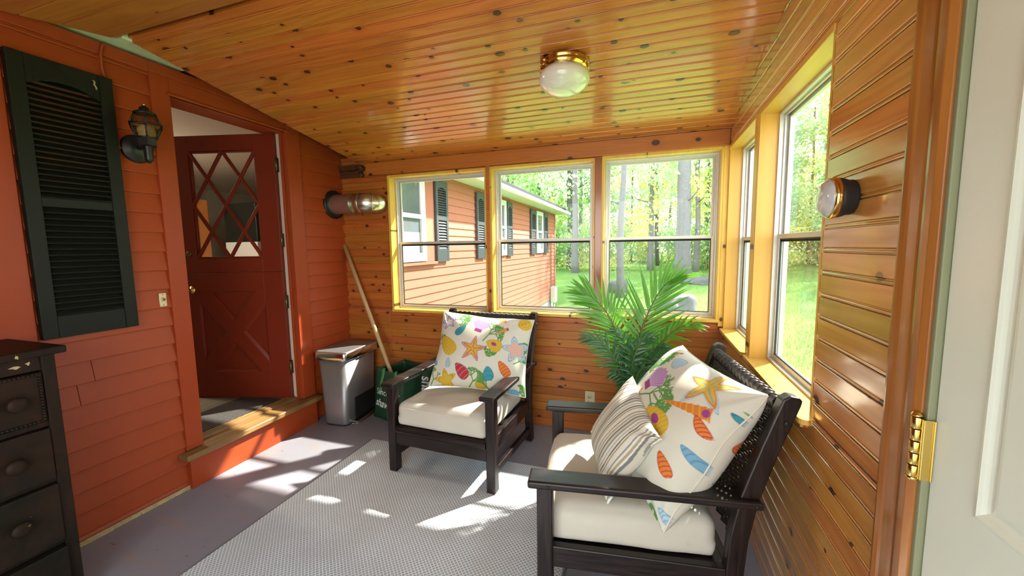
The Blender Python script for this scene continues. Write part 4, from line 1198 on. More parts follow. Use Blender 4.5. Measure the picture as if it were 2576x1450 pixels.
I2 = [('coral', (1030, 235), 85, .2), ('coral', (1010, 300), 60, -2.2), ('coral', (1060, 510), 120, .5), ('coral', (1090, 570), 90, -.2), ('coral', (985, 690), 50, -1.5), ('coral', (835, 800), 70, 1.2), ('coral', (1440, 490), 50, .6), ('coral', (860, 320), 50, 1.0), ('coral', (1080, 1010), 50, .5), ('coral', (890, 1110), 40, 1.5), ('coral', (700, 640), 60, 1.),
      ('snail', (965, 105), 50), ('ppetal', (938, 245), 78, .5), ('auger', (1080, 215), 13, 0, (1112, 175)), ('blue', (922, 370), 55, -.5), ('scallop', (1050, 405), 86, -.35), ('lblue', (1140, 275), 60, 1.4), ('ostar', (1312, 425), 135, .35), ('auger', (1112, 548), 30, 0, (1295, 575)), ('cowrie', (1052, 665), 88, 1.3), ('star', (905, 575), 115, .1), ('tealfan', (875, 850), 55, .3), ('orange', (1040, 875), 50, .9), ('conch', (825, 430), 60, .2), ('conch', (830, 1000), 40, 0.), ('lblue', (945, 1115), 34, 1.2), ('petal', (760, 800), 70, .2), ('blue', (1150, 795), 40, 1.2), ('orange', (1240, 640), 42, .9), ('teal', (1370, 560), 40, 1.2), ('orange', (1250, 740), 55, -.4)]
pillow('shell_pillow', .60, .555, .30, 250, 230, shells_print(Q2, .00070, I2, 9), (.118, 1.622, .680), [[.346, .772, .533], [-.938, .298, .178], [-.021, -.562, .827]], 2.9, 'large seashell print pillow leaning back in the armchair by the right-hand wall', 'seashell print pillows', ex=.44)
STR = [(WHT, 7), ((.30, .30, .28), 2), (WHT, 3), ((.42, .36, .24), 3), (WHT, 2), ((.20, .21, .20), 3), ((.60, .56, .44), 4), ((.24, .27, .22), 2), (WHT, 4), ((.44, .42, .36), 2), (WHT, 3), ((.14, .15, .14), 2), (WHT, 2), ((.40, .33, .20), 2)]
def stripes(X, Z, W, H, side):
    tot = sum(w for _, w in STR); C = np.empty((len(X), 3)); C[:] = CREAM
    if side == 1: C[:] = (.62, .60, .54); return C
    q = ((X / W + .5) * 3.7 * tot) % tot
    a = 0
    for col, w in STR:
        C[(q >= a) & (q < a + w)] = [c * .95 for c in col]; a += w
    return C
pillow('striped_pillow', .40, .335, .13, 260, 120, stripes, (-.082, 1.560, .632), [[.26, .798, .544], [-.941, .336, -.044], [-.218, -.5, .838]], .4, 'small striped grey and cream pillow leaning on the large seashell pillow', pipe=False)

# ------------------------------------------------------------------ step bin
e = empty('step_bin', (-2.295, 2.585, 0), math.radians(4), label='slim brushed steel pedal bin with a flat lid beside the red doorway', cat='bin')
def rrect(hx_, hy_, r, n=6):
    P = []
    for cx, cy, a0 in ((hx_ - r, hy_ - r, 0), (-hx_ + r, hy_ - r, PI / 2), (-hx_ + r, -hy_ + r, PI), (hx_ - r, -hy_ + r, 1.5 * PI)):
        P += [(cx + r * math.cos(a0 + i * PI / 2 / n), cy + r * math.sin(a0 + i * PI / 2 / n)) for i in range(n + 1)]
    return P
def loft(bm, secs, mi=0, smooth=True):
    rings = [[bm.verts.new((x + ox, y + oy, z)) for x, y in P] for P, z, ox, oy in secs]
    for A, Cc in zip(rings, rings[1:]):
        for i in range(len(A)):
            f = bm.faces.new((A[i], A[(i + 1) % len(A)], Cc[(i + 1) % len(A)], Cc[i])); f.material_index = mi; f.smooth = smooth
    bm.faces.new(rings[0][::-1]); bm.faces.new(rings[-1])
bm = B(); loft(bm, [(rrect(.100, .190, .040), .004, 0, 0), (rrect(.104, .194, .042), .02, 0, 0), (rrect(.128, .206, .045), .53, 0, 0)]); obj('body', bm, M['steel'], e)
bm = B(); loft(bm, [(rrect(.100, .190, .040), 0, 0, 0), (rrect(.103, .193, .04), .012, 0, 0)]); obj('base_ring', bm, M['rubber'], e)
bm = B(); loft(bm, [(rrect(.143, .216, .035), .528, 0, 0), (rrect(.146, .219, .036), .532, 0, 0), (rrect(.146, .219, .036), .583, 0, 0), (rrect(.142, .215, .034), .590, 0, 0)]); lid = obj('lid_rim', bm, M['chrome'], e, label='polished metal lid rim')
bm = B(); loft(bm, [(rrect(.142, .215, .034), .589, 0, 0), (rrect(.132, .205, .03), .595, 0, 0), (rrect(.128, .201, .03), .594, 0, 0)]); obj('lid_top', bm, M['steel'], lid)
bm = B()
tl = math.atan2(.026, .51)
box(bm, .103, .1175, -.10, .17, .03, .20); obj('pedal_recess', bm, M['rubber'], e, bevel=.006)
bm = B(); box(bm, .105, .158, -.13, .15, .012, .024); tube(bm, [(.110, -.14, .006), (.150, -.135, .006), (.160, -.12, .006), (.160, .14, .006), (.150, .155, .006), (.110, .16, .006)], .006, 8); obj('pedal', bm, M['chrome'], e, bevel=.003, label='chrome foot pedal')
bm = B(); loft(bm, [(rrect(.015, .06, .006), .517, .128, .0), (rrect(.017, .062, .006), .528, .130, .0)]); obj('lid_grip', bm, M['chrome'], e)

# ------------------------------------------------------------------ shopping bag and pole
e = empty('shopping_bag', (-1.86, 2.68, 0), label='dark green fabric shopping bag standing behind the armchair next to the steel bin', cat='bag')
o0 = Vector((-1.86, 2.68, 0))
bot = [Vector((-2.10, 2.625, .004)), Vector((-1.80, 2.535, .004)), Vector((-1.60, 2.79, .004)), Vector((-1.97, 2.838, .004))]
top = [Vector((-2.045, 2.615, .435)), Vector((-1.735, 2.535, .428)), Vector((-1.565, 2.79, .445)), Vector((-1.93, 2.838, .44))]
bm = B()
n, m = 14, 12
loops = []
for j in range(m + 1):
    t = j / m; L = []
    for s in range(4):
        for i in range(n):
            f = i / n
            p = bot[s].lerp(bot[(s + 1) % 4], f).lerp(top[s].lerp(top[(s + 1) % 4], f), t)
            nrm = (bot[(s + 1) % 4] - bot[s]).cross(Vector((0, 0, 1))).normalized()
            bul = .022 * math.sin(PI * f) * math.sin(PI * min(1, t * 1.1)) * (1 if s < 2 else .3)
            bul += .010 * noise.noise(Vector((p.x * 13, p.y * 13, p.z * 11))) * (math.sin(PI * f) ** .5)
            if s == 1: bul -= .03 * math.exp(-((f - .5) / .12) ** 2) * t
            p = p + nrm * bul; p.z -= .02 * math.sin(PI * f) * (t ** 6)
            L.append(bm.verts.new(p - o0))
    loops.append(L)
for A, Cc in zip(loops, loops[1:]):
    for i in range(len(A)): bm.faces.new((A[i], A[(i + 1) % len(A)], Cc[(i + 1) % len(A)], Cc[i])).smooth = True
bm.faces.new(loops[0][::-1]); fixn(bm)
bg = obj('body', bm, M['bag'], e)
sd = bg.modifiers.new('thickness', 'SOLIDIFY'); sd.thickness = .002; sd.offset = -1
def onbag(s, f, t, off=.004):
    p = bot[s].lerp(bot[(s + 1) % 4], f).lerp(top[s].lerp(top[(s + 1) % 4], f), t)
    nrm = (bot[(s + 1) % 4] - bot[s]).cross(Vector((0, 0, 1))).normalized()
    bul = .022 * math.sin(PI * f) * math.sin(PI * min(1, t * 1.1)); bul += .010 * noise.noise(Vector((p.x * 13, p.y * 13, p.z * 11))) * (math.sin(PI * f) ** .5)
    if s == 1: bul -= .03 * math.exp(-((f - .5) / .12) ** 2) * t
    return p + nrm * (bul + off) - Vector((0, 0, .02 * math.sin(PI * f) * t ** 6)) - o0
def strap(s, f, name):
    bm = B(); pts = [(onbag(s, f - .05, t), onbag(s, f + .05, t)) for t in [i / 16 for i in range(8, 17)]]
    pts += [(pts[-1][0] + Vector((.0, .012, .012)), pts[-1][1] + Vector((0, .012, .012)))]
    V = [(bm.verts.new(a), bm.verts.new(b)) for a, b in pts]
    for (a, b), (c, d) in zip(V, V[1:]): bm.faces.new((a, b, d, c)).smooth = True
    o = obj(name, bm, M['strap'], e); q = o.modifiers.new('thickness', 'SOLIDIFY'); q.thickness = .003
for f in (.27, .73): strap(0, f, 'handle_strap')
def lettering(body, s, f0, t0, size, shear, vertical, name):
    cu = bpy.data.curves.new(name, 'FONT'); cu.body = body; cu.size = size; cu.shear = shear; cu.extrude = 0
    if shear: cu.offset = size * .02
    to = bpy.data.objects.new(name, cu); COL.objects.link(to)
    bpy.context.view_layer.update()
    me = bpy.data.meshes.new_from_object(to.evaluated_get(bpy.context.evaluated_depsgraph_get()))
    bpy.data.objects.remove(to)
    bm = B(); bm.from_mesh(me); bpy.data.meshes.remove(me)
    bmesh.ops.subdivide_edges(bm, edges=bm.edges[:], cuts=1)
    L = (bot[(s + 1) % 4] - bot[s]).length; Hh = .43
    for v in bm.verts:
        x, y = v.co.x, v.co.y
        if vertical: x, y = y, -x
        v.co = onbag(s, f0 + x / L, t0 + y / Hh, .0045)
    obj(name, bm, M['print_white'], e)
lettering('Sincerely', 0, .13, .50, .072, 0, False, 'lettering')
lettering("shaw's", 0, .08, .27, .088, .35, False, 'logo_lettering')
lettering("shaw's", 1, .52, .86, .105, .3, True, 'logo_lettering')
bm = B(); tube(bm, [(-2.498, 2.848, 1.412), (-2.24, 2.765, .92), (-1.967, 2.678, .405), (-1.80, 2.635, .06)], .0165, 14)
tag(obj('wooden_pole', bm, M['cardboard']), 'long pale wooden pole leaning in the corner with its foot in the green bag', 'pole')

# ------------------------------------------------------------------ potted palm
e = empty('potted_palm', (-.06, 2.45, 0), label='green potted palm with feathery fronds standing under the windows behind the armchair', cat='plant')
p0 = Vector((-.06, 2.45, 0))
bm = B(); lathe(bm, [(.0, 0), (.105, 0), (.115, .01), (.140, .22), (.150, .235), (.150, .262), (.136, .262), (.132, .235)], 36); obj('pot', bm, M['terracotta'], e)
bm = B(); lathe(bm, [(.133, .236), (.1, .243), (0, .246)], 28); obj('soil', bm, M['soil'], e)
def ray(px, py, y):
    d = Rr * ((px - 1288) / 1000.17) + Rd * ((py - 725) / 1000.17) + Rf
    return CAMP + d * (y / d.y)
def spline(pts, n):
    P = [pts[0]] + pts + [pts[-1]]; out = []
    for i in range(1, len(P) - 2):
        a, b, c, d = P[i - 1], P[i], P[i + 1], P[i + 2]
        for k in range(n):
            t = k / n
            out.append(.5 * ((2 * b) + (c - a) * t + (2 * a - 5 * b + 4 * c - d) * t * t + (-a + 3 * b - 3 * c + d) * t ** 3))
    out.append(pts[-1]); return out
def frond(keys, L, nl, t0, up, mat, seed, droop=.35, wid=.012, lr=(1, 1), name='frond', a0=1.15, a1=.35):
    rd = random.Random(seed)
    root = Vector((-.06 + rd.uniform(-.03, .03), 2.45 + rd.uniform(-.03, .03), .24))
    pts = [root, root.lerp(keys[0], .5) + Vector((0, 0, .03))] + keys
    P = spline(pts, 8); n = len(P)
    bm = B(); tube(bm, [p - p0 for p in P], [.0065 * (1 - .8 * i / n) + .001 for i in range(n)], 6, mi=1)
    acc = [0]
    for a, b in zip(P, P[1:]): acc.append(acc[-1] + (b - a).length)
    tot = acc[-1]
    def at(s):
        for i in range(n - 1):
            if acc[i + 1] >= s or i == n - 2:
                f = (s - acc[i]) / max(1e-6, acc[i + 1] - acc[i]); return P[i].lerp(P[i + 1], min(max(f, 0), 1)), (P[i + 1] - P[i]).normalized()
    for k in range(nl):
        t = t0 + (1 - t0) * k / (nl - 1)
        for sgn in (-1, 1):
            c, T_ = at(tot * (t - rd.uniform(0, .012)))
            side = T_.cross(up).normalized() * sgn
            q = (t - t0) / (1 - t0)
            al = a0 * (1 - q) + a1 * q + rd.uniform(-.06, .06)
            D = (T_ * math.cos(al) + side * math.sin(al) + up * rd.uniform(-.12, .12)).normalized()
            ln = L * (.45 + .65 * math.sin(PI * min(1, .18 + q * .72))) * rd.uniform(.88, 1.08) * lr[0 if sgn < 0 else 1]
            if q > .93: ln *= .75
            fold = D.cross(up).normalized()
            w = wid * rd.uniform(.85, 1.1); m_ = 6; prev = None
            dr = droop * rd.uniform(.6, 1.4)
            for j in range(m_ + 1):
                f = j / m_
                ce = c + D * ln * f + Vector((0, 0, -1)) * dr * ln * f * f * .5
                ww_ = w * (math.sin(PI * min(1, .12 + .88 * f)) ** .6) if f < 1 else 0
                ww_ = w * min(1, f * 5 + .25) * (1 - f ** 2.2) + .0003
                a = ce + fold * ww_ + up * ww_ * .5; b = ce - fold * ww_ + up * ww_ * .5
                row = [bm.verts.new(a - p0), bm.verts.new(ce - p0), bm.verts.new(b - p0)]
                if prev:
                    for u_ in (0, 1): bm.faces.new((prev[u_], prev[u_ + 1], row[u_ + 1], row[u_])).smooth = True
                prev = row
    obj(name, bm, [mat, M['palmstem']], e)
UP = Vector((.15, -.75, .35)).normalized()
K = lambda *a: [ray(*q) for q in a]
frond(K((1568, 900, 2.42), (1548, 830, 2.40), (1520, 778, 2.38), (1490, 750, 2.35), (1462, 731, 2.32)), .235, 26, .42, UP, M['palm'], 1, .22, a0=1.25, a1=.25, wid=.0092)
frond(K((1606, 870, 2.42), (1622, 810, 2.42), (1645, 758, 2.42), (1672, 718, 2.42), (1700, 700, 2.40)), .27, 25, .40, UP, M['palm'], 2, .12, a0=1.12, a1=.25, wid=.0098)
frond(K((1625, 915, 2.42), (1648, 880, 2.40), (1680, 847, 2.38), (1715, 822, 2.36), (1752, 818, 2.34)), .15, 16, .40, Vector((-.1, -.6, .7)).normalized(), M['palm'], 3, .5, wid=.0095)
frond(K((1578, 950, 2.40), (1554, 918, 2.36), (1533, 884, 2.32), (1505, 858, 2.30), (1475, 850, 2.28)), .13, 17, .42, UP, M['palmdark'], 4, .3, wid=.0075)
frond(K((1580, 965, 2.40), (1560, 945, 2.34), (1540, 937, 2.30)), .085, 9, .5, UP, M['palmdark'], 5, .6, wid=.008)
frond(K((1610, 950, 2.40), (1632, 915, 2.38), (1655, 890, 2.36), (1668, 875, 2.35)), .115, 11, .45, UP, M['palmdark'], 6, .8, wid=.015)
frond(K((1590, 930, 2.36), (1598, 890, 2.34), (1612, 862, 2.33), (1632, 850, 2.32)), .13, 11, .45, UP, M['palmdark'], 7, .9, wid=.014)
frond(K((1585, 940, 2.38), (1580, 890, 2.36), (1565, 850, 2.34), (1548, 835, 2.34)), .13, 12, .4, UP, M['palmdark'], 8, .7, wid=.009)
frond(K((1600, 960, 2.34), (1608, 935, 2.30), (1625, 925, 2.27), (1645, 935, 2.25)), .11, 9, .45, UP, M['palmdark'], 9, .8, wid=.013)
frond(K((1596, 955, 2.38), (1600, 920, 2.40), (1590, 880, 2.44), (1570, 862, 2.46)), .14, 12, .4, UP, M['palmdark'], 10, .6, wid=.009)
frond(K((1604, 965, 2.36), (1622, 950, 2.32), (1640, 950, 2.30)), .10, 8, .45, UP, M['palmdark'], 11, .9, wid=.009)
bm = B(); tube(bm, [Vector((-.04, 2.46, .24)) - p0, ray(1573, 960, 2.42) - p0, ray(1565, 900, 2.41) - p0], [.010, .009, .006], 8); obj('stem', bm, M['palmstem'], e)

# ------------------------------------------------------------------ dresser
e = empty('dresser', (-2.12, .84, 0), label='tall dark worn painted dresser with round wooden knobs at the left edge', cat='dresser')
def bl(bm, x0, x1, y0, y1, z0, z1): box(bm, x0 + 2.12, x1 + 2.12, y0 - .84, y1 - .84, z0, z1)
y0, y1 = -.05, .842
bm = B()
bl(bm, -2.488, -2.125, y1 - .022, y1, 0, 1.0); bl(bm, -2.488, -2.125, y0, y0 + .022, 0, 1.0); bl(bm, -2.488, -2.475, y0, y1, .05, 1.0)
for z0, z1 in ((.945, 1.0), (.728, .748), (.508, .522), (.256, .272), (.02, .05)): bl(bm, -2.488, -2.122, y0 + .01, y1 - .01, z0, z1)
bl(bm, -2.15, -2.112, y1 - .036, y1 + .001, 0, 1.0); bl(bm, -2.15, -2.112, y0 - .001, y0 + .036, 0, 1.0)
obj('carcass', bm, M['dresser'], e, bevel=.003)
bm = B(); bl(bm, -2.495, -2.092, y0 - .03, y1 + .028, 1.0, 1.028); tp = obj('top', bm, M['dresser'], e, bevel=.005)
for (ya, za, wd, ht) in ((.735, 1.004, .012, .017), (.73, .965, .03, .014), (.770, .972, .012, .012)):
    bm = B(); xq = .0285 if za > 1 else -.0014; rq = random.Random(int(ya * 1e4))
    pq = [(ya + wd / 2 - .84 + wd * .6 * rq.uniform(.35, 1) * math.cos(t_ * .524), za + ht / 2 + ht * .65 * rq.uniform(.35, 1) * math.sin(t_ * .524)) for t_ in range(12)]
    prism(bm, pq, lambda p: Vector((xq - .001, p[0], p[1])), lambda p: Vector((xq, p[0], p[1]))); fixn(bm)
    obj('chipped_paint', bm, M['chip'], tp, label='pale chipped patch')
kn = [(.725, .845), (.700, .628), (.690, .400), (.69, .14)]
for i, (z0, z1) in enumerate(((.751, .940), (.525, .725), (.275, .505), (.054, .252))):
    bm = B(); pr = .008 if i else 0; off = (0, .006, .010, .018)[i]
    bl(bm, -2.40, -2.112 + off, y0 + .038, y1 - .038, z0, z1); d = obj('drawer', bm, M['dresser'], e, bevel=.004)
    if i == 0:
        bm = B()
        def rope(a, b):
            a, b = Vector(a), Vector(b); nn = int((b - a).length / .011)
            for k in range(nn):
                c = a.lerp(b, (k + .5) / nn); lathe(bm, [(0, -.006), (.0045, -.004), (.0052, 0), (.0045, .004), (0, .006)], 8, T(c) @ rot_to((b - a).normalized() + Vector((.4, 0, 0))))
        rope((.010, -.045, .757), (.010, -.045, .934)); rope((.010, -.84, .757), (.010, -.045, .757)); rope((.010, -.84, .934), (.010, -.045, .934))
        obj('rope_moulding', bm, M['dresser'], d)
    for yy in (kn[i][0], .10):
        bm = B(); lathe(bm, [(.010, 0), (.011, .010), (.024, .018), (.028, .026), (.025, .033), (.012, .037), (0, .038)], 24, T((.008 + off, yy - .84, kn[i][1])) @ rot_to((1, 0, 0))); obj('knob', bm, M['dresser'], d)
# ------------------------------------------------------------------ outside: lawn, house wing, trees
def gz(x, y):
    t = min(1, max(0, (y - 9.) / 10.)); t = t * t * (3 - 2 * t)
    return -.46 + .62 * t + .04 * noise.noise(Vector((x * .3, y * .3, 0)))
bm = B()
N1, N2 = 90, 90
xs = [-70 + 140 * i / N1 for i in range(N1 + 1)]; ysg = [-30 + 110 * j / N2 for j in range(N2 + 1)]
g = [[bm.verts.new((x, y, gz(x, y))) for y in ysg] for x in xs]
for i in range(N1):
    for j in range(N2): bm.faces.new((g[i][j], g[i + 1][j], g[i + 1][j + 1], g[i][j + 1])).smooth = True
struct('ground', bm, M['lawn'])
bm = B(); rd = random.Random(3)
for k in range(9000):
    y = 6 + 14 * rd.random() ** 1.2; x = rd.uniform(-2.0, y * .5 + 1.5); z = gz(x, y); h = rd.uniform(.05, .13); a = rd.uniform(0, PI)
    w = .008; dx, dy = math.cos(a) * w, math.sin(a) * w; lx, ly = rd.uniform(-.05, .05), rd.uniform(-.05, .05)
    bm.faces.new([bm.verts.new(p) for p in ((x - dx, y - dy, z - .01), (x + dx, y + dy, z - .01), (x + lx, y + ly, z + h))])
tag(obj('grass_blades', bm, M['grass']), 'short bright green grass growing on the lawn outside the windows', 'grass', kind='stuff')
struct('ground_bounce_slab', bxo(-12, 14, -22, -2.2, -.45, -.40), M['bouncegravel'])  # unseen pale slab, added to bounce neutral light onto the ceiling
# paving strip outside keeps the porch on a footing
struct('foundation', bxo(-2.5, .62, YF - .1, 3.0, -.6, -.062), M['concrete'])

# wing of the house seen through the back windows
W0, W1_ = 3.02, 11.4
e = empty('house_wing', (XL, W0, -.46), label='red clapboard wing of the house with black shutters outside the left windows', cat='house')
def wl(bm, x0, x1, y0, y1, z0, z1, mi=0): box(bm, x0, x1, y0 - W0, y1 - W0, z0 + .46, z1 + .46, mi=mi)
bm = B()
k = 0
while True:
    a = -.10 + k * .1025; b = a + .11; k += 1
    if a > 2.36: break
    prism(bm, [(0, a + .46), (.018, a + .46), (.019, a + .464), (.005, b + .46), (0, b + .46)], lambda p: Vector((p[0], 0, p[1])), lambda p: Vector((p[0], W1_ - W0, p[1])))
wl(bm, -.15, 0.002, W0, W1_, -.10, 2.5); wl(bm, -5, 0, W1_ - .1, W1_, -.1, 2.5)
fixn(bm); obj('siding', bm, M['wingred'], e)
bm = B(); wl(bm, -.16, -.012, W0, W1_, -.55, -.10); obj('foundation', bm, M['concrete'], e)
bm = B(); wl(bm, -.02, .028, W1_ - .11, W1_ + .02, -.12, 2.36);obj('corner_board', bm, M['wingred'], e)
bm = B(); wl(bm, .0, .024, 4.20, 4.42, 1.216, 2.36); obj('side_board', bm, M['wingred'], e)
bm = B(); wl(bm, 0, .06, 3.1, 4.42, 1.185, 1.215); obj('sill_board', bm, M['wingred'], e)
bm = B()
OVH = .34
P = [Vector(p) for p in ((OVH, 0, 2.84), (OVH, W1_ + .35 - W0, 2.84), (-4, W1_ + .35 - W0, 4.45), (-4, 0, 4.45), (OVH, 0, 2.90), (OVH, W1_ + .35 - W0, 2.90), (-4, W1_ + .35 - W0, 4.51), (-4, 0, 4.51))]
hexa(bm, P); fixn(bm); obj('roof', bm, M['shingle'], e)
bm = B(); wl(bm, 0, OVH - .01, W0, W1_ + .3, 2.30, 2.325); obj('soffit', bm, M['extwhite'], e)
bm = B(); wl(bm, OVH - .02, OVH, W0, W1_ + .34, 2.30, 2.385); fa = obj('fascia', bm, M['extwhite'], e)
bm = B(); tube(bm, [(OVH + .04, 0, 2.78), (OVH + .04, W1_ + .3 - W0, 2.78)], .045, 12); obj('gutter', bm, M['extwhite'], e, label='white gutter')
bm = B()
hexa(bm, [Vector(p) for p in ((OVH, W1_ + .33 - W0, 2.74), (OVH, W1_ + .36 - W0, 2.74), (-4, W1_ + .36 - W0, 4.35), (-4, W1_ + .33 - W0, 4.35), (OVH, W1_ + .33 - W0, 2.85), (OVH, W1_ + .36 - W0, 2.85), (-4, W1_ + .36 - W0, 4.46), (-4, W1_ + .33 - W0, 4.46))]); fixn(bm); obj('rake_board', bm, M['wingred'], e)
for ya, yb in ((3.15, 4.18), (6.06, 7.08), (9.28, 9.90)):
    bm = B()
    mpw = lambda u, z, d: Vector((.052 - d, u - W0, z + .46))
    ring(bm, ya, yb, 1.225, 2.23, .06, 0, .05, mpw); ring(bm, ya + .05, yb - .05, 1.72, 2.18, .045, .006, .04, mpw); ring(bm, ya + .05, yb - .05, 1.28, 1.76, .045, -.004, .03, mpw)
    fixn(bm); wf = obj('window', bm, M['extwhite'], e, bevel=.004)
    bm = B(); hx(bm, ya + .06, yb - .06, 1.28, 2.2, .026, .03, mpw); obj('pane', bm, M['wingpane'], wf)
    bm = B(); hx(bm, ya + .10, yb - .10, 1.32, 1.56, .0250, .0258, mpw); obj('curtain', bm, M['curtain'], wf)
e2 = e
SB = None
for ya, yb, lab in ((4.43, 4.74, 'black shutter outside nearest the porch, at the far left of the left window'), (5.70, 6.02, 'black shutter outside just left of the first window mullion'), (7.12, 7.42, 'black shutter outside just right of the first window mullion'), (8.76, 9.20, 'black shutter outside left of the last white window of the house wing'), (9.96, 10.40, 'black shutter outside right of the last white window, nearest the house corner')):
    shutter('exterior_shutter', yb - ya, 1.02, M['extblack'], [(0, .16), (.52, .57), (.93, 1.02)], (10, 12), loc=(XL + .022, ya, 1.205), label=lab, group='black shutters on the house wing', depth=.035)
e = empty('utility_box', (XL + .0, 10.9, -.16), label='grey electric meter box low on the house wing near its corner', cat='meter box')
bm = B(); box(bm, .02, .16, -.14, .14, -.02, .42); obj('box', bm, M['alu'], e, bevel=.01)
bm = B(); tube(bm, [(.09, 0, -.02), (.09, 0, -.35)], .025, 8); obj('conduit', bm, M['alu'], e)

# boulders
def boulder(name, x, y, sx, sy, sz, seed, label):
    bm = B(); bmesh.ops.create_icosphere(bm, subdivisions=4, radius=1)
    for v in bm.verts:
        p = v.co.copy(); n1 = noise.noise(p * 1.3 + Vector((seed, 0, 0))) * .42 + noise.noise(p * 3.5 + Vector((seed, 5, 0))) * .09
        p = p * (1 + n1); v.co = Vector((p.x * sx, p.y * sy, max(-.15, min(p.z, .52 + .12 * p.x)) * sz))
    for f in bm.faces: f.smooth = True
    o = tag(obj(name, bm, M['rock']), label, 'boulder'); o.location = (x, y, gz(x, y) + .02); return o
boulder('boulder', .74, 11.5, .55, .45, .62, 1.2, 'big grey boulder on the lawn seen through the right-hand back window')
boulder('boulder', 2.1, 15.6, .85, .4, .35, 4.1, 'low flat grey boulder on the lawn beyond the big one')
boulder('boulder', -1.05, 13.9, .42, .35, .6, 7.7, 'pale grey boulder at the foot of the slender tree')

# trees ------------------------------------------------------------------------
def trunk_mesh(h, r, seed, lean=.0, branches=5):
    rd = random.Random(seed); bm = B()
    pts = [Vector((lean * z + .12 * noise.noise(Vector((z * .35, seed, 0))), .12 * noise.noise(Vector((z * .35, seed, 9))), z)) for z in [h * i / 14 - .25 for i in range(15)]]
    tube(bm, pts, [r * (1.25 if i == 0 else 1.08 if i == 1 else 1 - .6 * i / 14) for i in range(15)], 12)
    for k in range(branches):
        i = rd.randint(4, 12); p = pts[i]; a = rd.uniform(0, 2 * PI); L = rd.uniform(.8, 2.2) * h / 12
        q = [p, p + Vector((math.cos(a), math.sin(a), .35)) * L * .4, p + Vector((math.cos(a), math.sin(a), .55)) * L]
        tube(bm, q, [r * .28, r * .16, r * .05], 6)
    me = bpy.data.meshes.new('trunk'); bm.to_mesh(me); bm.free(); return me
def leaf_mesh(n, h0, h1, rad, size, seed, blobs=26):
    R_ = np.random.default_rng(seed)
    z = h0 + (h1 - h0) * R_.random(blobs) ** 1.05
    rr = rad * np.sqrt(R_.random(blobs)) * (1 - .45 * ((z - h0) / (h1 - h0)))
    th = R_.random(blobs) * 2 * PI
    cen = np.stack([rr * np.cos(th), rr * np.sin(th), z], 1)
    b = R_.integers(0, blobs, n)
    off = R_.normal(size=(n, 3)) * np.array([.55, .55, .33]) * (rad / 2.6)
    c = cen[b] + off
    a = R_.normal(size=(n, 3)); a /= np.linalg.norm(a, axis=1)[:, None]
    t = R_.normal(size=(n, 3)); t[:, 2] *= .6; u = np.cross(a, t); u /= np.linalg.norm(u, axis=1)[:, None]
    v = np.cross(u, a); s = size * (.6 + .8 * R_.random(n))[:, None]
    # a leaf: kite with a raised midrib
    P = np.stack([c - u * s * .5, c + v * s * .28 + a * s * .05, c + u * s * .5, c - v * s * .28 + a * s * .05], 1).reshape(-1, 3)
    F = np.arange(4 * n).reshape(n, 4)
    me = bpy.data.meshes.new('foliage'); me.from_pydata(P.tolist(), [], F.tolist()); return me
TR = [trunk_mesh(11, .16, 11), trunk_mesh(11, .12, 23, .02), trunk_mesh(12, .20, 37, -.01, 7)]
LF = [leaf_mesh(4200, 1.2, 11, 2.6, .21, 1), leaf_mesh(3600, 1.8, 10.5, 2.3, .20, 2), leaf_mesh(4600, .8, 11.5, 2.8, .20, 3), leaf_mesh(2600, 3.2, 11, 2.4, .22, 4)]
for m_, me in zip((M['bark'], M['bark2'], M['bark2']), TR): me.materials.append(m_)
for m_, me in zip(M['leaf'], LF): me.materials.append(m_)
def tree(name, x, y, tm, lm, sc, rz, label, group=None, tsc=None):
    e = empty(name, (x, y, gz(x, y)), rz, label=label, cat='tree', group=group)
    o = bpy.data.objects.new('trunk', tm); COL.objects.link(o); o.parent = e; o.scale = tsc or (sc, sc, sc)
    if lm:
        o = bpy.data.objects.new('foliage', lm); COL.objects.link(o); o.parent = e; o.scale = (sc, sc, sc)
    return e
big = trunk_mesh(11, .31, 51, .0, 9); big.materials.append(M['bark'])
tree('maple_tree', 1.38, 17.0, big, LF[3], 1., 0, 'big grey maple trunk in the right-hand back window')
thin = trunk_mesh(11, .115, 61, .004, 3); thin.materials.append(M['bark'])
tree('slender_tree', -.735, 12.9, thin, None, 1., 0, 'slender pale tree trunk at the left of the right-hand back window')
tree('slender_tree', 2.15, 19.5, thin, LF[1], 1.05, 2., 'slender tree trunk just right of the big grey maple')
tree('slender_tree', -3.1, 18.5, TR[0], LF[3], 1., 1., 'grey tree trunk nearest the corner of the house wing')
rd = random.Random(21)
spots = []
for ring_y, cnt in ((22, 12), (26, 14), (31, 16), (38, 18), (46, 18)):
    for k in range(cnt):
        f = (k + rd.uniform(.1, .9)) / cnt
        x = (-1.0 + 1.85 * f) * ring_y * .82 ; spots.append((x, ring_y + rd.uniform(-2, 2)))
for i, (x, y) in enumerate(spots):
    if y < 24 and abs(x - 1.4) < 1.0: x += 2
    k = rd.choice((0, 1, 1, 2, 2, 3, 0))
    tree('forest_tree', x, y, TR[i % 3], LF[k], rd.uniform(.8, 1.1), rd.uniform(0, 6.28), 'leafy tree in the spring-green forest edge beyond the lawn', 'trees of the forest edge')
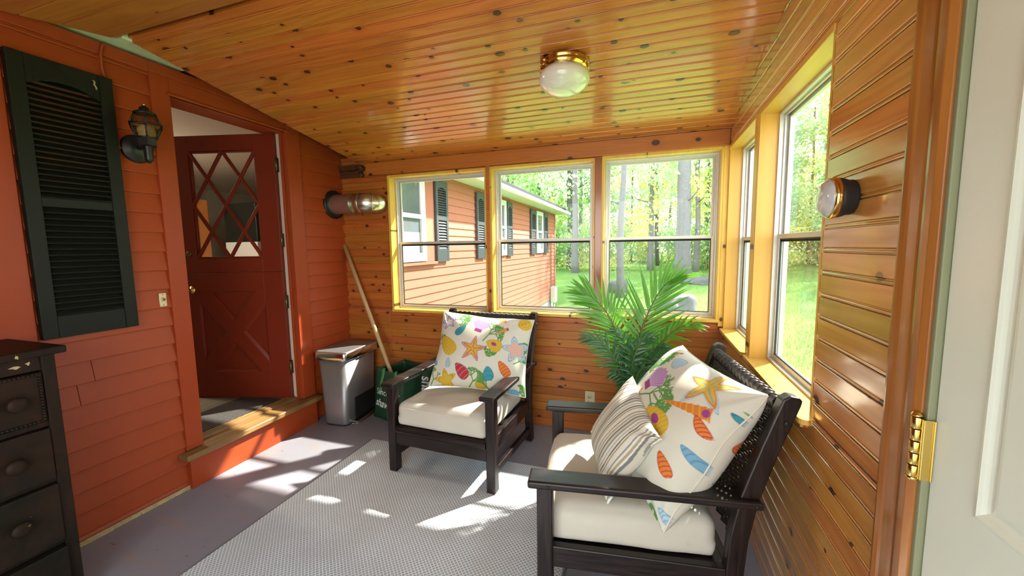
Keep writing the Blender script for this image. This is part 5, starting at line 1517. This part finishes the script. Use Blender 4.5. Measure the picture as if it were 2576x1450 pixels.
# tall bushes under the trees
LB = leaf_mesh(2600, .15, 2.4, 1.7, .15, 9, 22); LB.materials.append(M['leaf'][0])
LB2 = leaf_mesh(2400, .1, 2.0, 1.6, .14, 10, 22); LB2.materials.append(M['leaf'][1])
SM = trunk_mesh(2.2, .03, 77, 0, 4); SM.materials.append(M['bark2'])
for i in range(44):
    y = rd.uniform(20.5, 34); x = (-.8 + 1.5 * (i + rd.random()) / 44) * y * .9
    tree('forest_bush', x, y, SM, (LB, LB2)[i % 2], rd.uniform(.8, 1.2), rd.uniform(0, 6.28), 'low leafy bush in the undergrowth of the forest edge', 'bushes of the forest edge')
# the woods on the right, seen through the side window
for i in range(9):
    y = rd.uniform(15, 26); x = y * rd.uniform(.55, .95) + 3
    tree('forest_tree', x, y, TR[i % 3], LF[i % 4], rd.uniform(.85, 1.1), rd.uniform(0, 6.28), 'leafy tree in the spring-green forest edge beyond the lawn', 'trees of the forest edge')

# ------------------------------------------------------------------ light
sun_d = bpy.data.lights.new('sun', 'SUN'); sun_d.energy = SUN_E; sun_d.angle = math.radians(1.2); sun_d.color = (1, .95, .86)
sun = bpy.data.objects.new('sun', sun_d); COL.objects.link(sun)
sun.rotation_euler = Vector((.70, .80, 1.0)).to_track_quat('Z', 'Y').to_euler()
sun.location = (6, 8, 12)
hl = bpy.data.lights.new('house_fill_light', 'POINT'); hl.energy = HOUSE_E; hl.shadow_soft_size = .15; hl.color = (1, .88, .7)  # added fill light for the house room, has no fixture
ho = bpy.data.objects.new('house_fill_light', hl); COL.objects.link(ho); ho.location = (-5.0, 2.0, 2.25)
w = bpy.data.worlds.new('sky'); SC.world = w; w.use_nodes = True
nt = w.node_tree; nt.nodes.clear()
ow = nt.nodes.new('ShaderNodeOutputWorld'); bg_ = nt.nodes.new('ShaderNodeBackground'); bg_.inputs[1].default_value = SKY_E
tc = nt.nodes.new('ShaderNodeTexCoord'); sp = nt.nodes.new('ShaderNodeSeparateXYZ'); nt.links.new(tc.outputs['Generated'], sp.inputs[0])
mr = nt.nodes.new('ShaderNodeMapRange'); mr.inputs[1].default_value = 0; mr.inputs[2].default_value = .55; nt.links.new(sp.outputs[2], mr.inputs[0])
nz = nt.nodes.new('ShaderNodeTexNoise'); nz.inputs['Scale'].default_value = 3.5; nz.inputs['Detail'].default_value = 4; nt.links.new(tc.outputs['Generated'], nz.inputs['Vector'])
ml = nt.nodes.new('ShaderNodeMath'); ml.operation = 'MULTIPLY'; nt.links.new(mr.outputs[0], ml.inputs[0]); nt.links.new(nz.outputs['Fac'], ml.inputs[1])
mx_ = nt.nodes.new('ShaderNodeMix'); mx_.data_type = 'RGBA'; mx_.inputs[6].default_value = (1, 1, 1, 1); mx_.inputs[7].default_value = (.50, .74, 1, 1)
nt.links.new(ml.outputs[0], mx_.inputs[0]); nt.links.new(mx_.outputs[2], bg_.inputs[0]); nt.links.new(bg_.outputs[0], ow.inputs[0])

SC.view_settings.view_transform = 'Standard'; SC.view_settings.look = 'None'
SC.view_settings.exposure = EXPOSURE; SC.view_settings.gamma = 1.0; SC.view_settings.use_curve_mapping = False
SC.cycles.use_adaptive_sampling = True; SC.cycles.adaptive_threshold = .05
SC.cycles.max_bounces = 7; SC.cycles.diffuse_bounces = 4; SC.cycles.glossy_bounces = 2; SC.cycles.transparent_max_bounces = 12
SC.cycles.sample_clamp_indirect = 6.0
SC.cycles.caustics_reflective = False; SC.cycles.caustics_refractive = False
SC.cycles.use_denoising = True
